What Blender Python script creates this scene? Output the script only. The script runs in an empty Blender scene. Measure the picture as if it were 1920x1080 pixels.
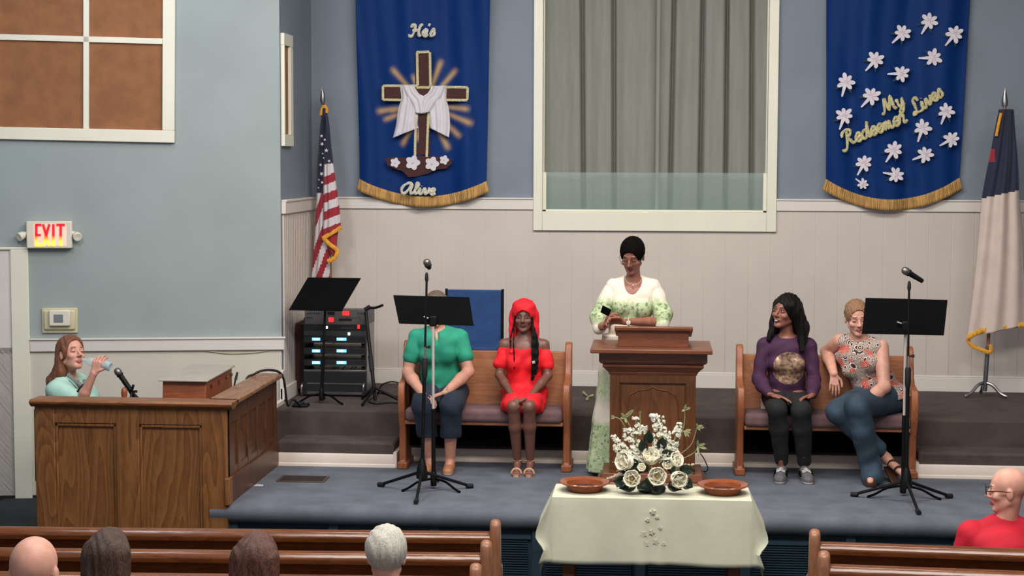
import bpy, bmesh, math, random
import numpy as np
from mathutils import Vector, Matrix
random.seed(5)
sc = bpy.context.scene
col = sc.collection
# ------------------------------------------------------------------ camera
FPX = 3100.0; CAM_H = 2.23
_yaw = math.atan(270/FPX); _pit = math.atan(240/FPX); _roll = .003
_cy, _sy, _cp, _sp = math.cos(_yaw), math.sin(_yaw), math.cos(_pit), math.sin(_pit)
CF = Vector((-_sy*_cp, _cy*_cp, -_sp)); _R0 = Vector((_cy, _sy, 0)); _U0 = Vector((-_sy*_sp, _cy*_sp, _cp))
CR = _R0*math.cos(_roll) + _U0*math.sin(_roll); CU = -_R0*math.sin(_roll) + _U0*math.cos(_roll)
cd = bpy.data.cameras.new('camera'); cam = bpy.data.objects.new('camera', cd); col.objects.link(cam)
cd.sensor_width = 36; cd.lens = FPX/1920*36; cd.clip_end = 60
m = Matrix((CR, CU, -CF)).transposed().to_4x4(); m.translation = Vector((0, 0, CAM_H)); cam.matrix_world = m
sc.camera = cam
def _ray(x, y): return CF + CR*((x-960)/FPX) + CU*((540-y)/FPX)
def atY(x, y, Y):
    r = _ray(x, y); t = Y/r.y; return Vector((r.x*t, Y, CAM_H+r.z*t))
def atZ(x, y, Z):
    r = _ray(x, y); t = (Z-CAM_H)/r.z; return Vector((r.x*t, r.y*t, Z))
# ------------------------------------------------------------------ light
w = bpy.data.worlds.new('world'); sc.world = w; w.use_nodes = True
w.node_tree.nodes['Background'].inputs[0].default_value = (.93, .95, 1, 1)
w.node_tree.nodes['Background'].inputs[1].default_value = .40
sc.view_settings.view_transform = 'Standard'; sc.view_settings.look = 'None'
sc.view_settings.exposure = 0.25; sc.view_settings.gamma = 1
FLOOR = -.5; PLAT = .37; WALLY = 13.56; CEIL = 4.7
def lamp(name, loc, size, power, color=(1, .95, .88), rot=(0, 0, 0)):
    l = bpy.data.lights.new(name, 'AREA'); l.shape = 'RECTANGLE'; l.size, l.size_y = size; l.energy = power; l.color = color
    o = bpy.data.objects.new(name, l); col.objects.link(o); o.location = loc; o.rotation_euler = rot
    o['kind'] = 'structure'; return o
lamp('overhead_light', (-.2, 9.6, CEIL-.08), (3.4, 1.0), 200, (1, .935, .86), (math.radians(18), 0, 0))
lamp('overhead_light', (.2, 6.0, CEIL-.08), (3.6, 1.4), 290, (1, .945, .88), (math.radians(14), 0, 0))
lamp('overhead_light', (-3.6, 7.6, CEIL-.08), (1.2, 1.2), 120, (.88, .92, 1), (math.radians(30), 0, 0))
lamp('overhead_light', (-3.5, 10.7, CEIL-.08), (1.0, 1.0), 26, (.90, .90, 1), (math.radians(26), 0, 0))  # added lavender lamp that brightens the upper part of the angled wall
lamp('overhead_light', (3.4, 8.2, CEIL-.08), (1.2, 1.2), 60, (1, .93, .88), (math.radians(16), 0, 0))
# ------------------------------------------------------------------ naming helpers
def tag(o, label=None, cat=None, group=None, kind=None):
    if label: o['label'] = label
    if cat: o['category'] = cat
    if group: o['group'] = group
    if kind: o['kind'] = kind
    return o
def thing(name, label, cat, loc=(0, 0, 0), group=None):
    o = bpy.data.objects.new(name, None); col.objects.link(o); o.location = loc; o.empty_display_size = .1
    return tag(o, label, cat, group)
def link(name, me, parent=None, mats=(), smooth=40):
    o = bpy.data.objects.new(name, me); col.objects.link(o)
    for mt in mats: me.materials.append(mt)
    if smooth:
        me.polygons.foreach_set('use_smooth', [True]*len(me.polygons))
        if smooth < 180: me.set_sharp_from_angle(angle=math.radians(smooth))
    if parent is not None:
        bpy.context.view_layer.update() if False else None
        o.parent = parent
        o.matrix_parent_inverse = Matrix.Translation(-Vector(parent_loc(parent)))
    return o
def parent_loc(p):
    l = Vector(p.location)
    if p.parent is not None and p.type == 'EMPTY': l = l
    return l
# ------------------------------------------------------------------ mesh builder
class MB:
    def __init__(s): s.v = []; s.f = []; s.m = []
    def add(s, vs, fs, mat=0):
        n = len(s.v); s.v += [tuple(p) for p in vs]; s.f += [tuple(i+n for i in f) for f in fs]; s.m += [mat]*len(fs); return s
    def box(s, x0, x1, y0, y1, z0, z1, mat=0, M=None):
        vs = [Vector((x, y, z)) for z in (z0, z1) for y in (y0, y1) for x in (x0, x1)]
        if M is not None: vs = [M @ p for p in vs]
        return s.add(vs, [(0, 2, 3, 1), (4, 5, 7, 6), (0, 1, 5, 4), (2, 6, 7, 3), (0, 4, 6, 2), (1, 3, 7, 5)], mat)
    def cbox(s, c, d, mat=0, M=None):
        return s.box(c[0]-d[0]/2, c[0]+d[0]/2, c[1]-d[1]/2, c[1]+d[1]/2, c[2]-d[2]/2, c[2]+d[2]/2, mat, M)
    def tube(s, pts, r, n=10, mat=0, caps=True, flat=1.0, fn=None):
        pts = [Vector(p) for p in pts]; R = r if isinstance(r, (list, tuple)) else [r]*len(pts)
        rings = []; t0 = (pts[1]-pts[0]).normalized()
        ref = Vector((0, 0, 1)) if abs(t0.z) < .9 else Vector((0, 1, 0))
        if fn is not None: ref = Vector(fn)
        a = t0.cross(ref).normalized(); vs = []
        for i, p in enumerate(pts):
            t = (pts[min(i+1, len(pts)-1)]-pts[max(i-1, 0)]).normalized()
            if fn is not None: a = t.cross(ref); a = a.normalized() if a.length > 1e-6 else Vector((1, 0, 0))
            else: a = (a-t*a.dot(t)).normalized()
            b = t.cross(a)
            for k in range(n):
                q = 2*math.pi*k/n; vs.append(p + a*math.cos(q)*R[i] + b*math.sin(q)*R[i]*flat)
        fs = [(i*n+k, i*n+(k+1) % n, (i+1)*n+(k+1) % n, (i+1)*n+k) for i in range(len(pts)-1) for k in range(n)]
        if caps: fs += [tuple(range(n))[::-1], tuple((len(pts)-1)*n+k for k in range(n))]
        return s.add(vs, fs, mat)
    def lathe(s, prof, c=(0, 0, 0), n=24, mat=0, M=None, sx=1, sy=1):
        vs = []; c = Vector(c)
        for r, z in prof:
            for k in range(n):
                q = 2*math.pi*k/n; p = Vector((r*math.cos(q)*sx, r*math.sin(q)*sy, z))
                vs.append((M @ p if M is not None else p)+c)
        L = len(prof)
        fs = [(i*n+k, i*n+(k+1) % n, (i+1)*n+(k+1) % n, (i+1)*n+k) for i in range(L-1) for k in range(n)]
        fs += [tuple(range(n))[::-1], tuple((L-1)*n+k for k in range(n))]
        return s.add(vs, fs, mat)
    def prism(s, poly, a0, a1, axis='y', mat=0, M=None):
        n = len(poly)
        def mk(p, a):
            v = {'y': Vector((p[0], a, p[1])), 'x': Vector((a, p[0], p[1])), 'z': Vector((p[0], p[1], a))}[axis]
            return M @ v if M is not None else v
        vs = [mk(p, a0) for p in poly]+[mk(p, a1) for p in poly]
        fs = [tuple(range(n)), tuple(range(2*n-1, n-1, -1))]+[(i, i+n, (i+1) % n+n, (i+1) % n) for i in range(n)]
        return s.add(vs, fs, mat)
    def grid(s, nu, nv, fn, mat=None, thick=0):
        vs = [fn(i/(nu-1), j/(nv-1)) for j in range(nv) for i in range(nu)]
        n = len(s.v); s.v += [tuple(p) for p in vs]
        for j in range(nv-1):
            for i in range(nu-1):
                s.f.append((n+j*nu+i, n+j*nu+i+1, n+(j+1)*nu+i+1, n+(j+1)*nu+i))
                s.m.append(mat((i+.5)/(nu-1), (j+.5)/(nv-1)) if callable(mat) else (mat or 0))
        return s
    def build(s, name, mats, parent=None, bevel=0, smooth=40, seg=2, solid=0, fix=True):
        me = bpy.data.meshes.new(name); me.from_pydata(s.v, [], s.f)
        if not isinstance(mats, (list, tuple)): mats = [mats]
        if fix:
            bm = bmesh.new(); bm.from_mesh(me)
            if s.m and max(s.m) > 0:
                bm.faces.ensure_lookup_table()
                for i, f in enumerate(bm.faces): f.material_index = s.m[i]
            bmesh.ops.recalc_face_normals(bm, faces=bm.faces); bm.to_mesh(me); bm.free()
        elif s.m: me.polygons.foreach_set('material_index', s.m)
        o = link(name, me, parent, mats, smooth)
        if solid: md = o.modifiers.new('s', 'SOLIDIFY'); md.thickness = solid; md.offset = 0
        if bevel: md = o.modifiers.new('b', 'BEVEL'); md.width = bevel; md.segments = seg; md.limit_method = 'ANGLE'; md.angle_limit = math.radians(35)
        return o
def crom(pts, k=6):
    pts = [Vector(p) if len(p) == 3 else Vector((p[0], p[1], 0)) for p in pts]; out = []
    P = [pts[0]]+pts+[pts[-1]]
    for i in range(1, len(P)-2):
        for j in range(k):
            t = j/k; a, b, c, d = P[i-1], P[i], P[i+1], P[i+2]
            out.append(.5*((2*b)+(c-a)*t+(2*a-5*b+4*c-d)*t*t+(3*b-a-3*c+d)*t**3))
    out.append(pts[-1]); return out
# ------------------------------------------------------------------ materials
def lin(c):
    return tuple(((v/255)/12.92 if v/255 <= .04045 else ((v/255+.055)/1.055)**2.4) for v in c)+(1,)
def mat(name, rgb, rough=.6, metal=0, noise=0, nscale=8, bump=0, bscale=60, emit=0, alpha=1, trans=0, rgb2=None, stretch=(1, 1, 1), sheen=0, spec=None, sss=0):
    mt = bpy.data.materials.new(name); mt.use_nodes = True; nt = mt.node_tree; b = nt.nodes['Principled BSDF']
    b.inputs['Base Color'].default_value = lin(rgb); b.inputs['Roughness'].default_value = rough; b.inputs['Metallic'].default_value = metal
    if spec is not None: b.inputs['Specular IOR Level'].default_value = spec
    if emit: b.inputs['Emission Color'].default_value = lin(rgb); b.inputs['Emission Strength'].default_value = emit
    if trans: b.inputs['Transmission Weight'].default_value = trans
    if alpha < 1: b.inputs['Alpha'].default_value = alpha
    if sheen: b.inputs['Sheen Weight'].default_value = sheen
    if sss: b.inputs['Subsurface Weight'].default_value = sss; b.inputs['Subsurface Radius'].default_value = (.02, .008, .004)
    if noise or bump or rgb2:
        tc = nt.nodes.new('ShaderNodeTexCoord'); mp = nt.nodes.new('ShaderNodeMapping'); mp.inputs['Scale'].default_value = stretch
        nt.links.new(tc.outputs['Object'], mp.inputs[0])
    if noise or rgb2:
        n = nt.nodes.new('ShaderNodeTexNoise'); n.inputs['Scale'].default_value = nscale; n.inputs['Detail'].default_value = 5
        nt.links.new(mp.outputs[0], n.inputs['Vector'])
        r = nt.nodes.new('ShaderNodeValToRGB'); r.color_ramp.elements[0].position = .35; r.color_ramp.elements[1].position = .65
        c1 = [max(0, v*(1-noise)) for v in rgb]; c2 = rgb2 if rgb2 else [min(255, v*(1+noise)) for v in rgb]
        r.color_ramp.elements[0].color = lin(c1); r.color_ramp.elements[1].color = lin(c2)
        nt.links.new(n.outputs[0], r.inputs[0]); nt.links.new(r.outputs[0], b.inputs['Base Color'])
    if bump:
        n = nt.nodes.new('ShaderNodeTexNoise'); n.inputs['Scale'].default_value = bscale; n.inputs['Detail'].default_value = 3
        nt.links.new(mp.outputs[0], n.inputs['Vector'])
        bp = nt.nodes.new('ShaderNodeBump'); bp.inputs['Strength'].default_value = bump; bp.inputs['Distance'].default_value = .01
        nt.links.new(n.outputs[0], bp.inputs['Height']); nt.links.new(bp.outputs[0], b.inputs['Normal'])
    return mt
def wood(name, dark, light, axis='z', scale=1.0, rough=.42, figure=.5):
    """oak: long pores plus cathedral figure"""
    mt = bpy.data.materials.new(name); mt.use_nodes = True; nt = mt.node_tree; N = nt.nodes; L = nt.links; b = N['Principled BSDF']
    tc = N.new('ShaderNodeTexCoord'); mp = N.new('ShaderNodeMapping'); L.new(tc.outputs['Object'], mp.inputs[0])
    s = {'z': (1, 1, .13), 'x': (.13, 1, 1), 'y': (1, .13, 1)}[axis]; mp.inputs['Scale'].default_value = [v*scale for v in s]
    n1 = N.new('ShaderNodeTexNoise'); n1.inputs['Scale'].default_value = 4.2; n1.inputs['Detail'].default_value = 1.5; n1.inputs['Distortion'].default_value = .3
    L.new(mp.outputs[0], n1.inputs['Vector'])
    mu = N.new('ShaderNodeMath'); mu.operation = 'MULTIPLY'; mu.inputs[1].default_value = 17; L.new(n1.outputs[0], mu.inputs[0])
    fr = N.new('ShaderNodeMath'); fr.operation = 'FRACT'; L.new(mu.outputs[0], fr.inputs[0])
    n2 = N.new('ShaderNodeTexNoise'); n2.inputs['Scale'].default_value = 95; n2.inputs['Detail'].default_value = 4; L.new(mp.outputs[0], n2.inputs['Vector'])
    mx = N.new('ShaderNodeMix'); mx.data_type = 'FLOAT'; mx.inputs[0].default_value = 1-figure*.75
    L.new(fr.outputs[0], mx.inputs[2]); L.new(n2.outputs[0], mx.inputs[3])
    r = N.new('ShaderNodeValToRGB'); r.color_ramp.elements[0].position = .22; r.color_ramp.elements[1].position = .72
    r.color_ramp.elements[0].color = lin(dark); r.color_ramp.elements[1].color = lin(light)
    L.new(mx.outputs[0], r.inputs[0]); L.new(r.outputs[0], b.inputs['Base Color']); b.inputs['Roughness'].default_value = rough
    bp = N.new('ShaderNodeBump'); bp.inputs['Strength'].default_value = .12; bp.inputs['Distance'].default_value = .004
    L.new(n2.outputs[0], bp.inputs['Height']); L.new(bp.outputs[0], b.inputs['Normal'])
    return mt
M = {}
M['wall_blue'] = mat('wall_blue', (122, 132, 144), .75, noise=.02, nscale=3, bump=.05, bscale=90)
M['wall_exit'] = mat('wall_exit', (150, 161, 160), .75, noise=.02, nscale=2, bump=.05, bscale=90)
M['cream'] = mat('cream_paint', (206, 199, 186), .55, noise=.015, nscale=3)
M['panel'] = mat('beadboard_paint', (200, 190, 182), .55, noise=.015, nscale=2)
M['trim'] = mat('trim_paint', (216, 209, 202), .45, noise=.01, nscale=4)
M['trim2'] = mat('window_frame_paint', (226, 224, 206), .4, noise=.01, nscale=4)
M['base_trim'] = mat('step_trim_paint', (226, 212, 200), .4, noise=.02, nscale=6)
M['blue_carpet'] = mat('blue_carpet', (101, 106, 117), .95, noise=.07, nscale=5, bump=.5, bscale=420)
M['teal'] = mat('stage_front_teal', (34, 58, 72), .75, noise=.08, nscale=4, bump=.2, bscale=200)
M['brown_carpet'] = mat('brown_carpet', (78, 67, 63), .95, noise=.09, nscale=7, bump=.5, bscale=420)
M['dark_carpet'] = mat('dark_carpet', (30, 38, 44), .95, noise=.1, nscale=9, bump=.4, bscale=300)
M['ceil'] = mat('ceiling_paint', (225, 222, 215), .8, noise=.01)
M['oak'] = wood('choir_oak', (98, 60, 30), (140, 92, 50), 'z', 1.0, .42, .5)
M['oak_x'] = wood('choir_oak_rail', (96, 56, 30), (150, 96, 58), 'x', 1.0, .36, .3)
M['oak_y'] = wood('choir_oak_side_rail', (104, 66, 40), (160, 116, 84), 'y', 1.0, .36, .3)
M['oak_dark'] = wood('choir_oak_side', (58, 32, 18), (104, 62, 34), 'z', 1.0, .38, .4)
M['bench'] = wood('bench_oak', (128, 72, 44), (162, 98, 62), 'z', 1.2, .45, .25)
M['bench_x'] = wood('bench_oak_back', (140, 86, 54), (170, 110, 72), 'x', 1.0, .45, .4)
M['pulpit'] = wood('pulpit_wood', (86, 50, 26), (116, 70, 38), 'z', 1.2, .38, .35)
M['pulpit_x'] = wood('pulpit_wood_top', (96, 52, 32), (122, 70, 44), 'x', 1.2, .35, .3)
M['pew'] = wood('pew_oak', (86, 46, 22), (118, 68, 36), 'x', 1.0, .24, .3)
M['pew_end'] = wood('pew_end_oak', (128, 84, 58), (158, 108, 78), 'z', 1.0, .36, .3)
M['organ'] = wood('organ_wood', (112, 54, 28), (158, 86, 48), 'x', 1.0, .4, .25)
M['cushion'] = mat('mauve_cushion', (112, 86, 88), .95, noise=.06, nscale=14, bump=.3, bscale=300)
M['black'] = mat('black_metal', (12, 12, 14), .5, noise=.02, spec=.25)
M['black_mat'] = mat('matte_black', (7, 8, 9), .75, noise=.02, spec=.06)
M['rubber'] = mat('black_rubber', (16, 15, 17), .7, noise=.02)
M['chrome'] = mat('chrome', (215, 212, 205), .2, 1, noise=.02)
M['steel'] = mat('brushed_steel', (150, 150, 152), .35, 1, noise=.05)
M['whitemetal'] = mat('white_metal', (214, 204, 196), .35, .3, noise=.02)
M['gold'] = mat('gold_sequin', (226, 208, 158), .3, .7, noise=.2, nscale=160, bump=.6, bscale=300)
M['goldpale'] = mat('pale_sequin', (232, 222, 196), .3, .6, noise=.2, nscale=160, bump=.6, bscale=300)
M['fringe'] = mat('gold_fringe', (176, 136, 78), .8, noise=.16, nscale=60, stretch=(1, 1, .1), bump=.6, bscale=200)
M['fringe2'] = mat('flag_fringe', (222, 158, 48), .7, noise=.1, nscale=80, bump=.5, bscale=200)
M['burlap'] = mat('burlap', (150, 102, 68), .95, noise=.05, nscale=9, bump=.6, bscale=260)
M['maroon'] = mat('maroon_cloth', (62, 24, 22), .8, noise=.05, nscale=20)
M['whitecloth'] = mat('white_cloth', (206, 202, 208), .8, noise=.02, nscale=10)
M['lily'] = mat('lily_applique', (212, 206, 214), .6, noise=.03, nscale=30)
M['lily_c'] = mat('lily_throat', (206, 178, 190), .6, noise=.05, nscale=30)
M['leafd'] = mat('dark_leaf_applique', (22, 48, 52), .7, noise=.1, nscale=30)
M['cloth'] = mat('tablecloth', (208, 208, 184), .8, noise=.02, nscale=5, bump=.08, bscale=30)
M['plate'] = wood('plate_wood', (120, 58, 30), (156, 86, 50), 'x', 2, .18, .3)
M['blue_chair'] = mat('blue_chair_fabric', (24, 62, 112), .8, noise=.06, nscale=10, bump=.2, bscale=300)
M['plastic_w'] = mat('white_plastic', (224, 218, 200), .4, noise=.01)
M['plastic_c'] = mat('cream_plastic', (206, 198, 164), .4, noise=.01)
M['lcd'] = mat('grey_lcd', (122, 128, 130), .3, noise=.02)
M['ldark'] = mat('dark_slot', (16, 15, 15), .8, noise=.02)
M['glass'] = mat('window_glass', (176, 200, 192), .06, alpha=.22)
M['petal'] = mat('cream_petal', (236, 230, 208), .6, noise=.03, nscale=30, sss=.1)
M['petal2'] = mat('white_blossom', (240, 238, 222), .6, noise=.04, nscale=30)
M['pistil'] = mat('flower_centre', (150, 120, 56), .7, noise=.1, nscale=60)
M['leaf'] = mat('dark_glossy_leaf', (32, 48, 38), .4, noise=.15, nscale=20)
M['twig'] = mat('pale_green_twig', (150, 156, 112), .7, noise=.12, nscale=40)
# ================================================================== SETTING
def struct(name, mb, mt, **k):
    o = mb.build(name, mt, **k); o['kind'] = 'structure'; return o
XC = 2.85            # |x| of the alcove side walls
YC = 12.4            # y of the wall corners either side of the alcove
struct('floor', MB().box(-7, 7, 3, 14, FLOOR-.1, FLOOR), M['dark_carpet'])
struct('ceiling', MB().box(-7, 7, 1.5, 14, CEIL, CEIL+.1), M['ceil'])
struct('wall_right_side', MB().box(6.6, 6.8, 1.5, 14, FLOOR, CEIL), M['wall_blue'])
struct('wall_left_side', MB().box(-6.8, -6.6, 1.5, 14, FLOOR, CEIL), M['wall_blue'])
# stage: blue carpeted deck with a rounded nose and a teal panelled front
SF = 10.36
prof = [(SF+.03, -.12), (SF+.005, -.11), (SF-.02, -.075), (SF-.022, -.04), (SF-.005, -.01), (SF+.03, 0), (14, 0), (14, -.12)]
struct('floor_stage', MB().prism(prof, -2.86, 6.6, 'x').box(-2.74, 6.6, SF+.12, 14, -.45, -.12), M['blue_carpet'], smooth=50)
mb = MB().box(-2.8, 6.6, SF+.06, SF+.12, FLOOR, -.12)
x = -2.72
while x < 6.4:                                   # louvred grille bays between stiles
    mb.box(x-.03, x+.03, SF+.035, SF+.06, FLOOR, -.12)
    mb.box(x+.03, x+.62, SF+.035, SF+.06, -.19, -.165)
    for i in range(17): mb.cbox((x+.325, SF+.05, -.205-i*.016), (.55, .014, .006))
    x += .66
struct('wall_stage_front', mb, M['teal'])
# raised platform, side steps and skirting
struct('floor_platform', MB().box(-XC, XC+3, 12.06, WALLY, 0, PLAT), M['brown_carpet'], bevel=.02)
for s, x0, x1 in (('left', -2.745, -1.885), ('right', 1.865, 6)):
    struct('floor_step_'+s, MB().box(x0, x1, 11.765, 12.06, .0, .18), M['brown_carpet'], bevel=.018)
def skirt(mb, x0, x1, Y, h=.095):
    mb.prism([(Y, 0), (Y-.022, 0), (Y-.02, .018), (Y-.014, .024), (Y-.014, h-.012), (Y-.008, h), (Y, h)], x0, x1, 'x')
mb = MB(); skirt(mb, -2.75, -1.87, 11.765); mb.box(-1.885, -1.86, 11.75, 12.05, 0, .11)
struct('baseboard_left', mb, M['base_trim'], smooth=30)
mb = MB(); skirt(mb, 1.85, 6, 11.765); mb.box(1.84, 1.865, 11.75, 12.05, 0, .11)
struct('baseboard_right', mb, M['base_trim'], smooth=30)
mb = MB(); skirt(mb, -1.86, 1.84, 12.06); struct('baseboard_centre', mb, M['base_trim'], smooth=30)
# back wall with the window opening
WX0, WX1, WZ0 = -.93, .89, 1.81
mb = MB().box(-XC-.1, WX0, WALLY, WALLY+.14, PLAT, CEIL).box(WX1, 7, WALLY, WALLY+.14, PLAT, CEIL)
mb.box(WX0, WX1, WALLY, WALLY+.14, PLAT, WZ0).box(WX0, WX1, WALLY, WALLY+.14, 4.1, CEIL)
struct('wall_back', mb, M['wall_blue'])
mb = MB()                                        # vertical board panelling
x = -XC
rng = random.Random(3)
while x < 6.5:
    zt = 1.826
    mb.box(x+.0015, x+.1785, WALLY-.016, WALLY, PLAT+.1, zt)
    mb.box(x-.012, x+.012, WALLY-.014, WALLY, PLAT+.1, zt)
    x += .18
struct('wall_panelling_back', mb, M['panel'], bevel=.003)
def rail(mb, x0, x1, zb=1.825, zt=1.922):
    mb.box(x0, x1, WALLY-.034, WALLY, zb, zt-.012); mb.box(x0, x1, WALLY-.044, WALLY, zt-.014, zt)
mb = MB(); rail(mb, -XC, -1.005); rail(mb, .968, 6.5); struct('trim_1', mb, M['trim'], bevel=.003)
mb = MB().box(-XC, 6.5, WALLY-.03, WALLY, PLAT, PLAT+.115).box(-XC, 6.5, WALLY-.022, WALLY, PLAT+.115, PLAT+.13)
struct('baseboard_back', mb, M['trim'], bevel=.004)
# window with casing, glass, curtains
root = thing('window_1', None, None, (0, WALLY, WZ0)); root['kind'] = 'structure'
mb = MB().box(-1.005, WX0, WALLY-.045, WALLY, 1.655, 4.2).box(WX1, .968, WALLY-.045, WALLY, 1.655, 4.2)
mb.box(WX0, WX1, WALLY-.045, WALLY, 1.655, WZ0).box(WX0, WX1, WALLY-.045, WALLY, 4.1, 4.2)
mb.build('casing', M['trim2'], root, bevel=.004)
mb = MB().box(WX0, WX0+.03, WALLY-.02, WALLY+.12, WZ0, 2.13).box(WX1-.03, WX1, WALLY-.02, WALLY+.12, WZ0, 2.13)
mb.box(WX0, WX1, WALLY-.02, WALLY+.12, WZ0, WZ0+.018).box(WX0, WX0+.012, WALLY+.01, WALLY+.12, 2.13, 4.1).box(WX1-.012, WX1, WALLY+.01, WALLY+.12, 2.13, 4.1)
mb.build('inner_frame', M['trim2'], root, bevel=.003)
MB().box(WX0+.03, WX1-.03, WALLY+.012, WALLY+.018, WZ0+.018, 2.13).build('pane', M['glass'], root)
M['curtain'] = mat('grey_curtain', (132, 134, 126), .85, noise=.03, nscale=5, stretch=(6, 6, .4), bump=.1, bscale=300)
folds = [(-.93, .0), (-.80, .55), (-.60, -1.), (-.345, -.6), (.11, -.9), (.355, -.6), (.565, -1), (.775, -1.)]
def curtain(x0, x1, name, ph):
    def f(u, v):
        z = WZ0+.02+v*2.3; X = x0+(x1-x0)*u
        xs = X-(z-1.8)*.012*math.sin(X*3+ph)
        d = .014*math.sin(xs*19+ph+.6*math.sin(xs*5))+.007*math.sin(xs*47+2*ph+.4*z)+.016*math.sin(xs*8+1.3)
        d += .085*sum(math.exp(-((xs-c[0])/.017)**2) for c in folds if c[1] < -.5)
        return (X, WALLY+.085+d, z)
    MB().grid(220, 14, f).build(name, M['curtain'], root, smooth=180, solid=.004, fix=False)
curtain(-.93, .02, 'curtain', .3); curtain(-.015, .89, 'curtain', 1.7)
MB().box(-.012, .018, WALLY+.03, WALLY+.045, WZ0, 4.1).build('mullion', M['curtain'], root, bevel=.004)
struct('wall_beyond_window', MB().box(-1.3, 1.3, WALLY+.35, WALLY+.4, 1.3, CEIL), M['wall_blue'])
# alcove side walls
for s, sx in (('left', -1), ('right', 1)):
    X0, X1 = (-XC-.14, -XC) if sx < 0 else (XC, XC+.14)
    if sx > 0: continue
    struct('wall_'+s, MB().box(X0, X1, YC+.0, WALLY+.14, FLOOR, CEIL), M['wall_blue'])
    mb = MB(); y = YC+.04
    while y < WALLY-.03:
        mb.box(X1, X1+.016, y, y+.05, PLAT+.1, 1.85); y += .062
    struct('wall_panelling_'+s, mb, M['panel'], bevel=.003)
    struct('trim_2', MB().box(X1, X1+.034, YC+.02, WALLY, 1.815, 1.905).box(X1, X1+.044, YC+.02, WALLY, 1.905, 1.922), M['trim'], bevel=.003)
    struct('baseboard_side', MB().box(X1, X1+.03, YC-.06, WALLY, PLAT, PLAT+.115), M['trim'], bevel=.004)
    struct('trim_3', MB().box(X1-.005, X1+.03, YC-.3, YC-.02, .1, PLAT+.03).box(X1-.005, X1+.02, YC-.06, YC+.03, .1, .62), M['trim'], bevel=.004)
# narrow window on the side wall
root = thing('window_3', None, None, (-XC, 12.7, 2.4)); root['kind'] = 'structure'
a, b = 12.43, 12.74
za, zb = 2.33, 3.185
mb = MB().box(-XC, -XC+.03, a, b, za, za+.09).box(-XC, -XC+.03, a, b, zb-.09, zb).box(-XC, -XC+.0295, b-.09, b-.001, za+.09, zb-.09).box(-XC, -XC+.0295, a+.001, a+.03, za+.09, zb-.09)
mb.build('casing', M['trim2'], root, bevel=.003)
MB().box(-XC, -XC+.008, a+.03, b-.09, za+.09, zb-.09).build('burlap_panel', M['burlap'], root)
# angled wall with the EXIT sign: local frame, u runs left from the corner
ANG = math.radians(10.5)
EX = Matrix.Translation((-XC, YC, 0)) @ Matrix.Rotation(ANG, 4, 'Z')
def ex(px, py, off=0):
    """point on the angled wall seen at a pixel"""
    inv = EX.inverted(); o = inv @ Vector((0, 0, CAM_H)); d = inv.to_3x3() @ _ray(px, py); t = (-off-o.y)/d.y; return o+d*t
struct('wall_left_angled', MB().box(-3.9, 0, 0, .14, FLOOR, CEIL, M=EX), M['wall_exit'])
RZ = ex(500, 631).z
struct('wall_panelling_angled', MB().box(-3.9, -.002, -.012, 0, FLOOR, RZ-.07, M=EX), M['cream'])
struct('trim_4', MB().box(ex(57, 640).x, .02, -.034, 0, RZ-.1, RZ-.012, M=EX).box(ex(57, 640).x, .03, -.044, 0, RZ-.014, RZ, M=EX), M['trim'], bevel=.004)
dx = ex(58, 700).x
root = thing('door_1', None, None, EX @ Vector((dx, 0, FLOOR))); root['kind'] = 'structure'
MB().box(dx-.13, dx, -.03, 0, FLOOR, ex(50, 468).z, M=EX).box(dx-1.15, dx, -.03, 0, ex(50, 468).z, ex(50, 468).z+.02, M=EX).build('casing', M['trim2'], root, bevel=.004)
MB().box(dx-1.1, dx-.13, -.012, .0, FLOOR, ex(50, 468).z, M=EX).build('panel', M['trim'], root, bevel=.004)
struct('baseboard_angled', MB().box(-3.9, -.1, -.02, 0, FLOOR, -.32, M=EX), M['ldark'])
# muntined window filled with burlap
WR = EX @ Matrix.Translation(ex(328, 268)) @ Matrix.Rotation(math.radians(1.0), 4, 'Y')
root = thing('window_2', None, None, WR.translation); root['kind'] = 'structure'
W_, H_ = 1.95, 1.5; ft = .092
mb = MB().box(-W_, 0, -.035, 0, 0, ft, M=WR).box(-ft, 0, -.0348, 0, ft, H_, M=WR).box(-W_, -W_+ft, -.0348, 0, ft, H_, M=WR).box(-W_+ft, -ft, -.035, 0, H_-ft, H_, M=WR)
mb.build('frame', M['trim2'], root, bevel=.004)
mb = MB()
for k in (1, 2): mb.box(-.655*k-.02, -.655*k+.022, -.028, 0, ft, H_-ft, M=WR)
mb.box(-W_+ft, -ft, -.028, 0, .735, .778, M=WR)
mb.build('muntin', M['trim2'], root, bevel=.003)
MB().box(-W_+ft, -ft, -.006, .0, ft, H_-ft, M=WR).build('burlap_panel', M['burlap'], root)
# ================================================================== WALL FITTINGS
def wall_thing(name, label, cat, px, py):
    p = EX @ ex(px, py); return thing(name, label, cat, p)
def ebox(mb, x0, y0, x1, y1, o0, o1, mt=0):
    a = ex(x0, y1, 0); b = ex(x1, y0, 0); return mb.box(a.x, b.x, -o1, -o0, a.z, b.z, mt, EX)
t = wall_thing('exit_sign', 'lit red EXIT sign with two small lamp heads over the door at the left', 'exit sign', 95, 466)
ebox(MB(), 53, 414, 137, 465, 0, .07).build('housing', M['plastic_w'], t, bevel=.008)
M['exit_face'] = mat('exit_face', (255, 214, 196), .4, noise=.01); M['exit_face'].node_tree.nodes['Principled BSDF'].inputs['Emission Color'].default_value = lin((255, 170, 140)); M['exit_face'].node_tree.nodes['Principled BSDF'].inputs['Emission Strength'].default_value = .35
ebox(MB(), 67, 419, 127, 460, .07, .072).build('face', M['exit_face'], t)
me = bpy.data.materials.new('exit_letters'); me.use_nodes = True; N = me.node_tree.nodes; L = me.node_tree.links; b = N['Principled BSDF']
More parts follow.
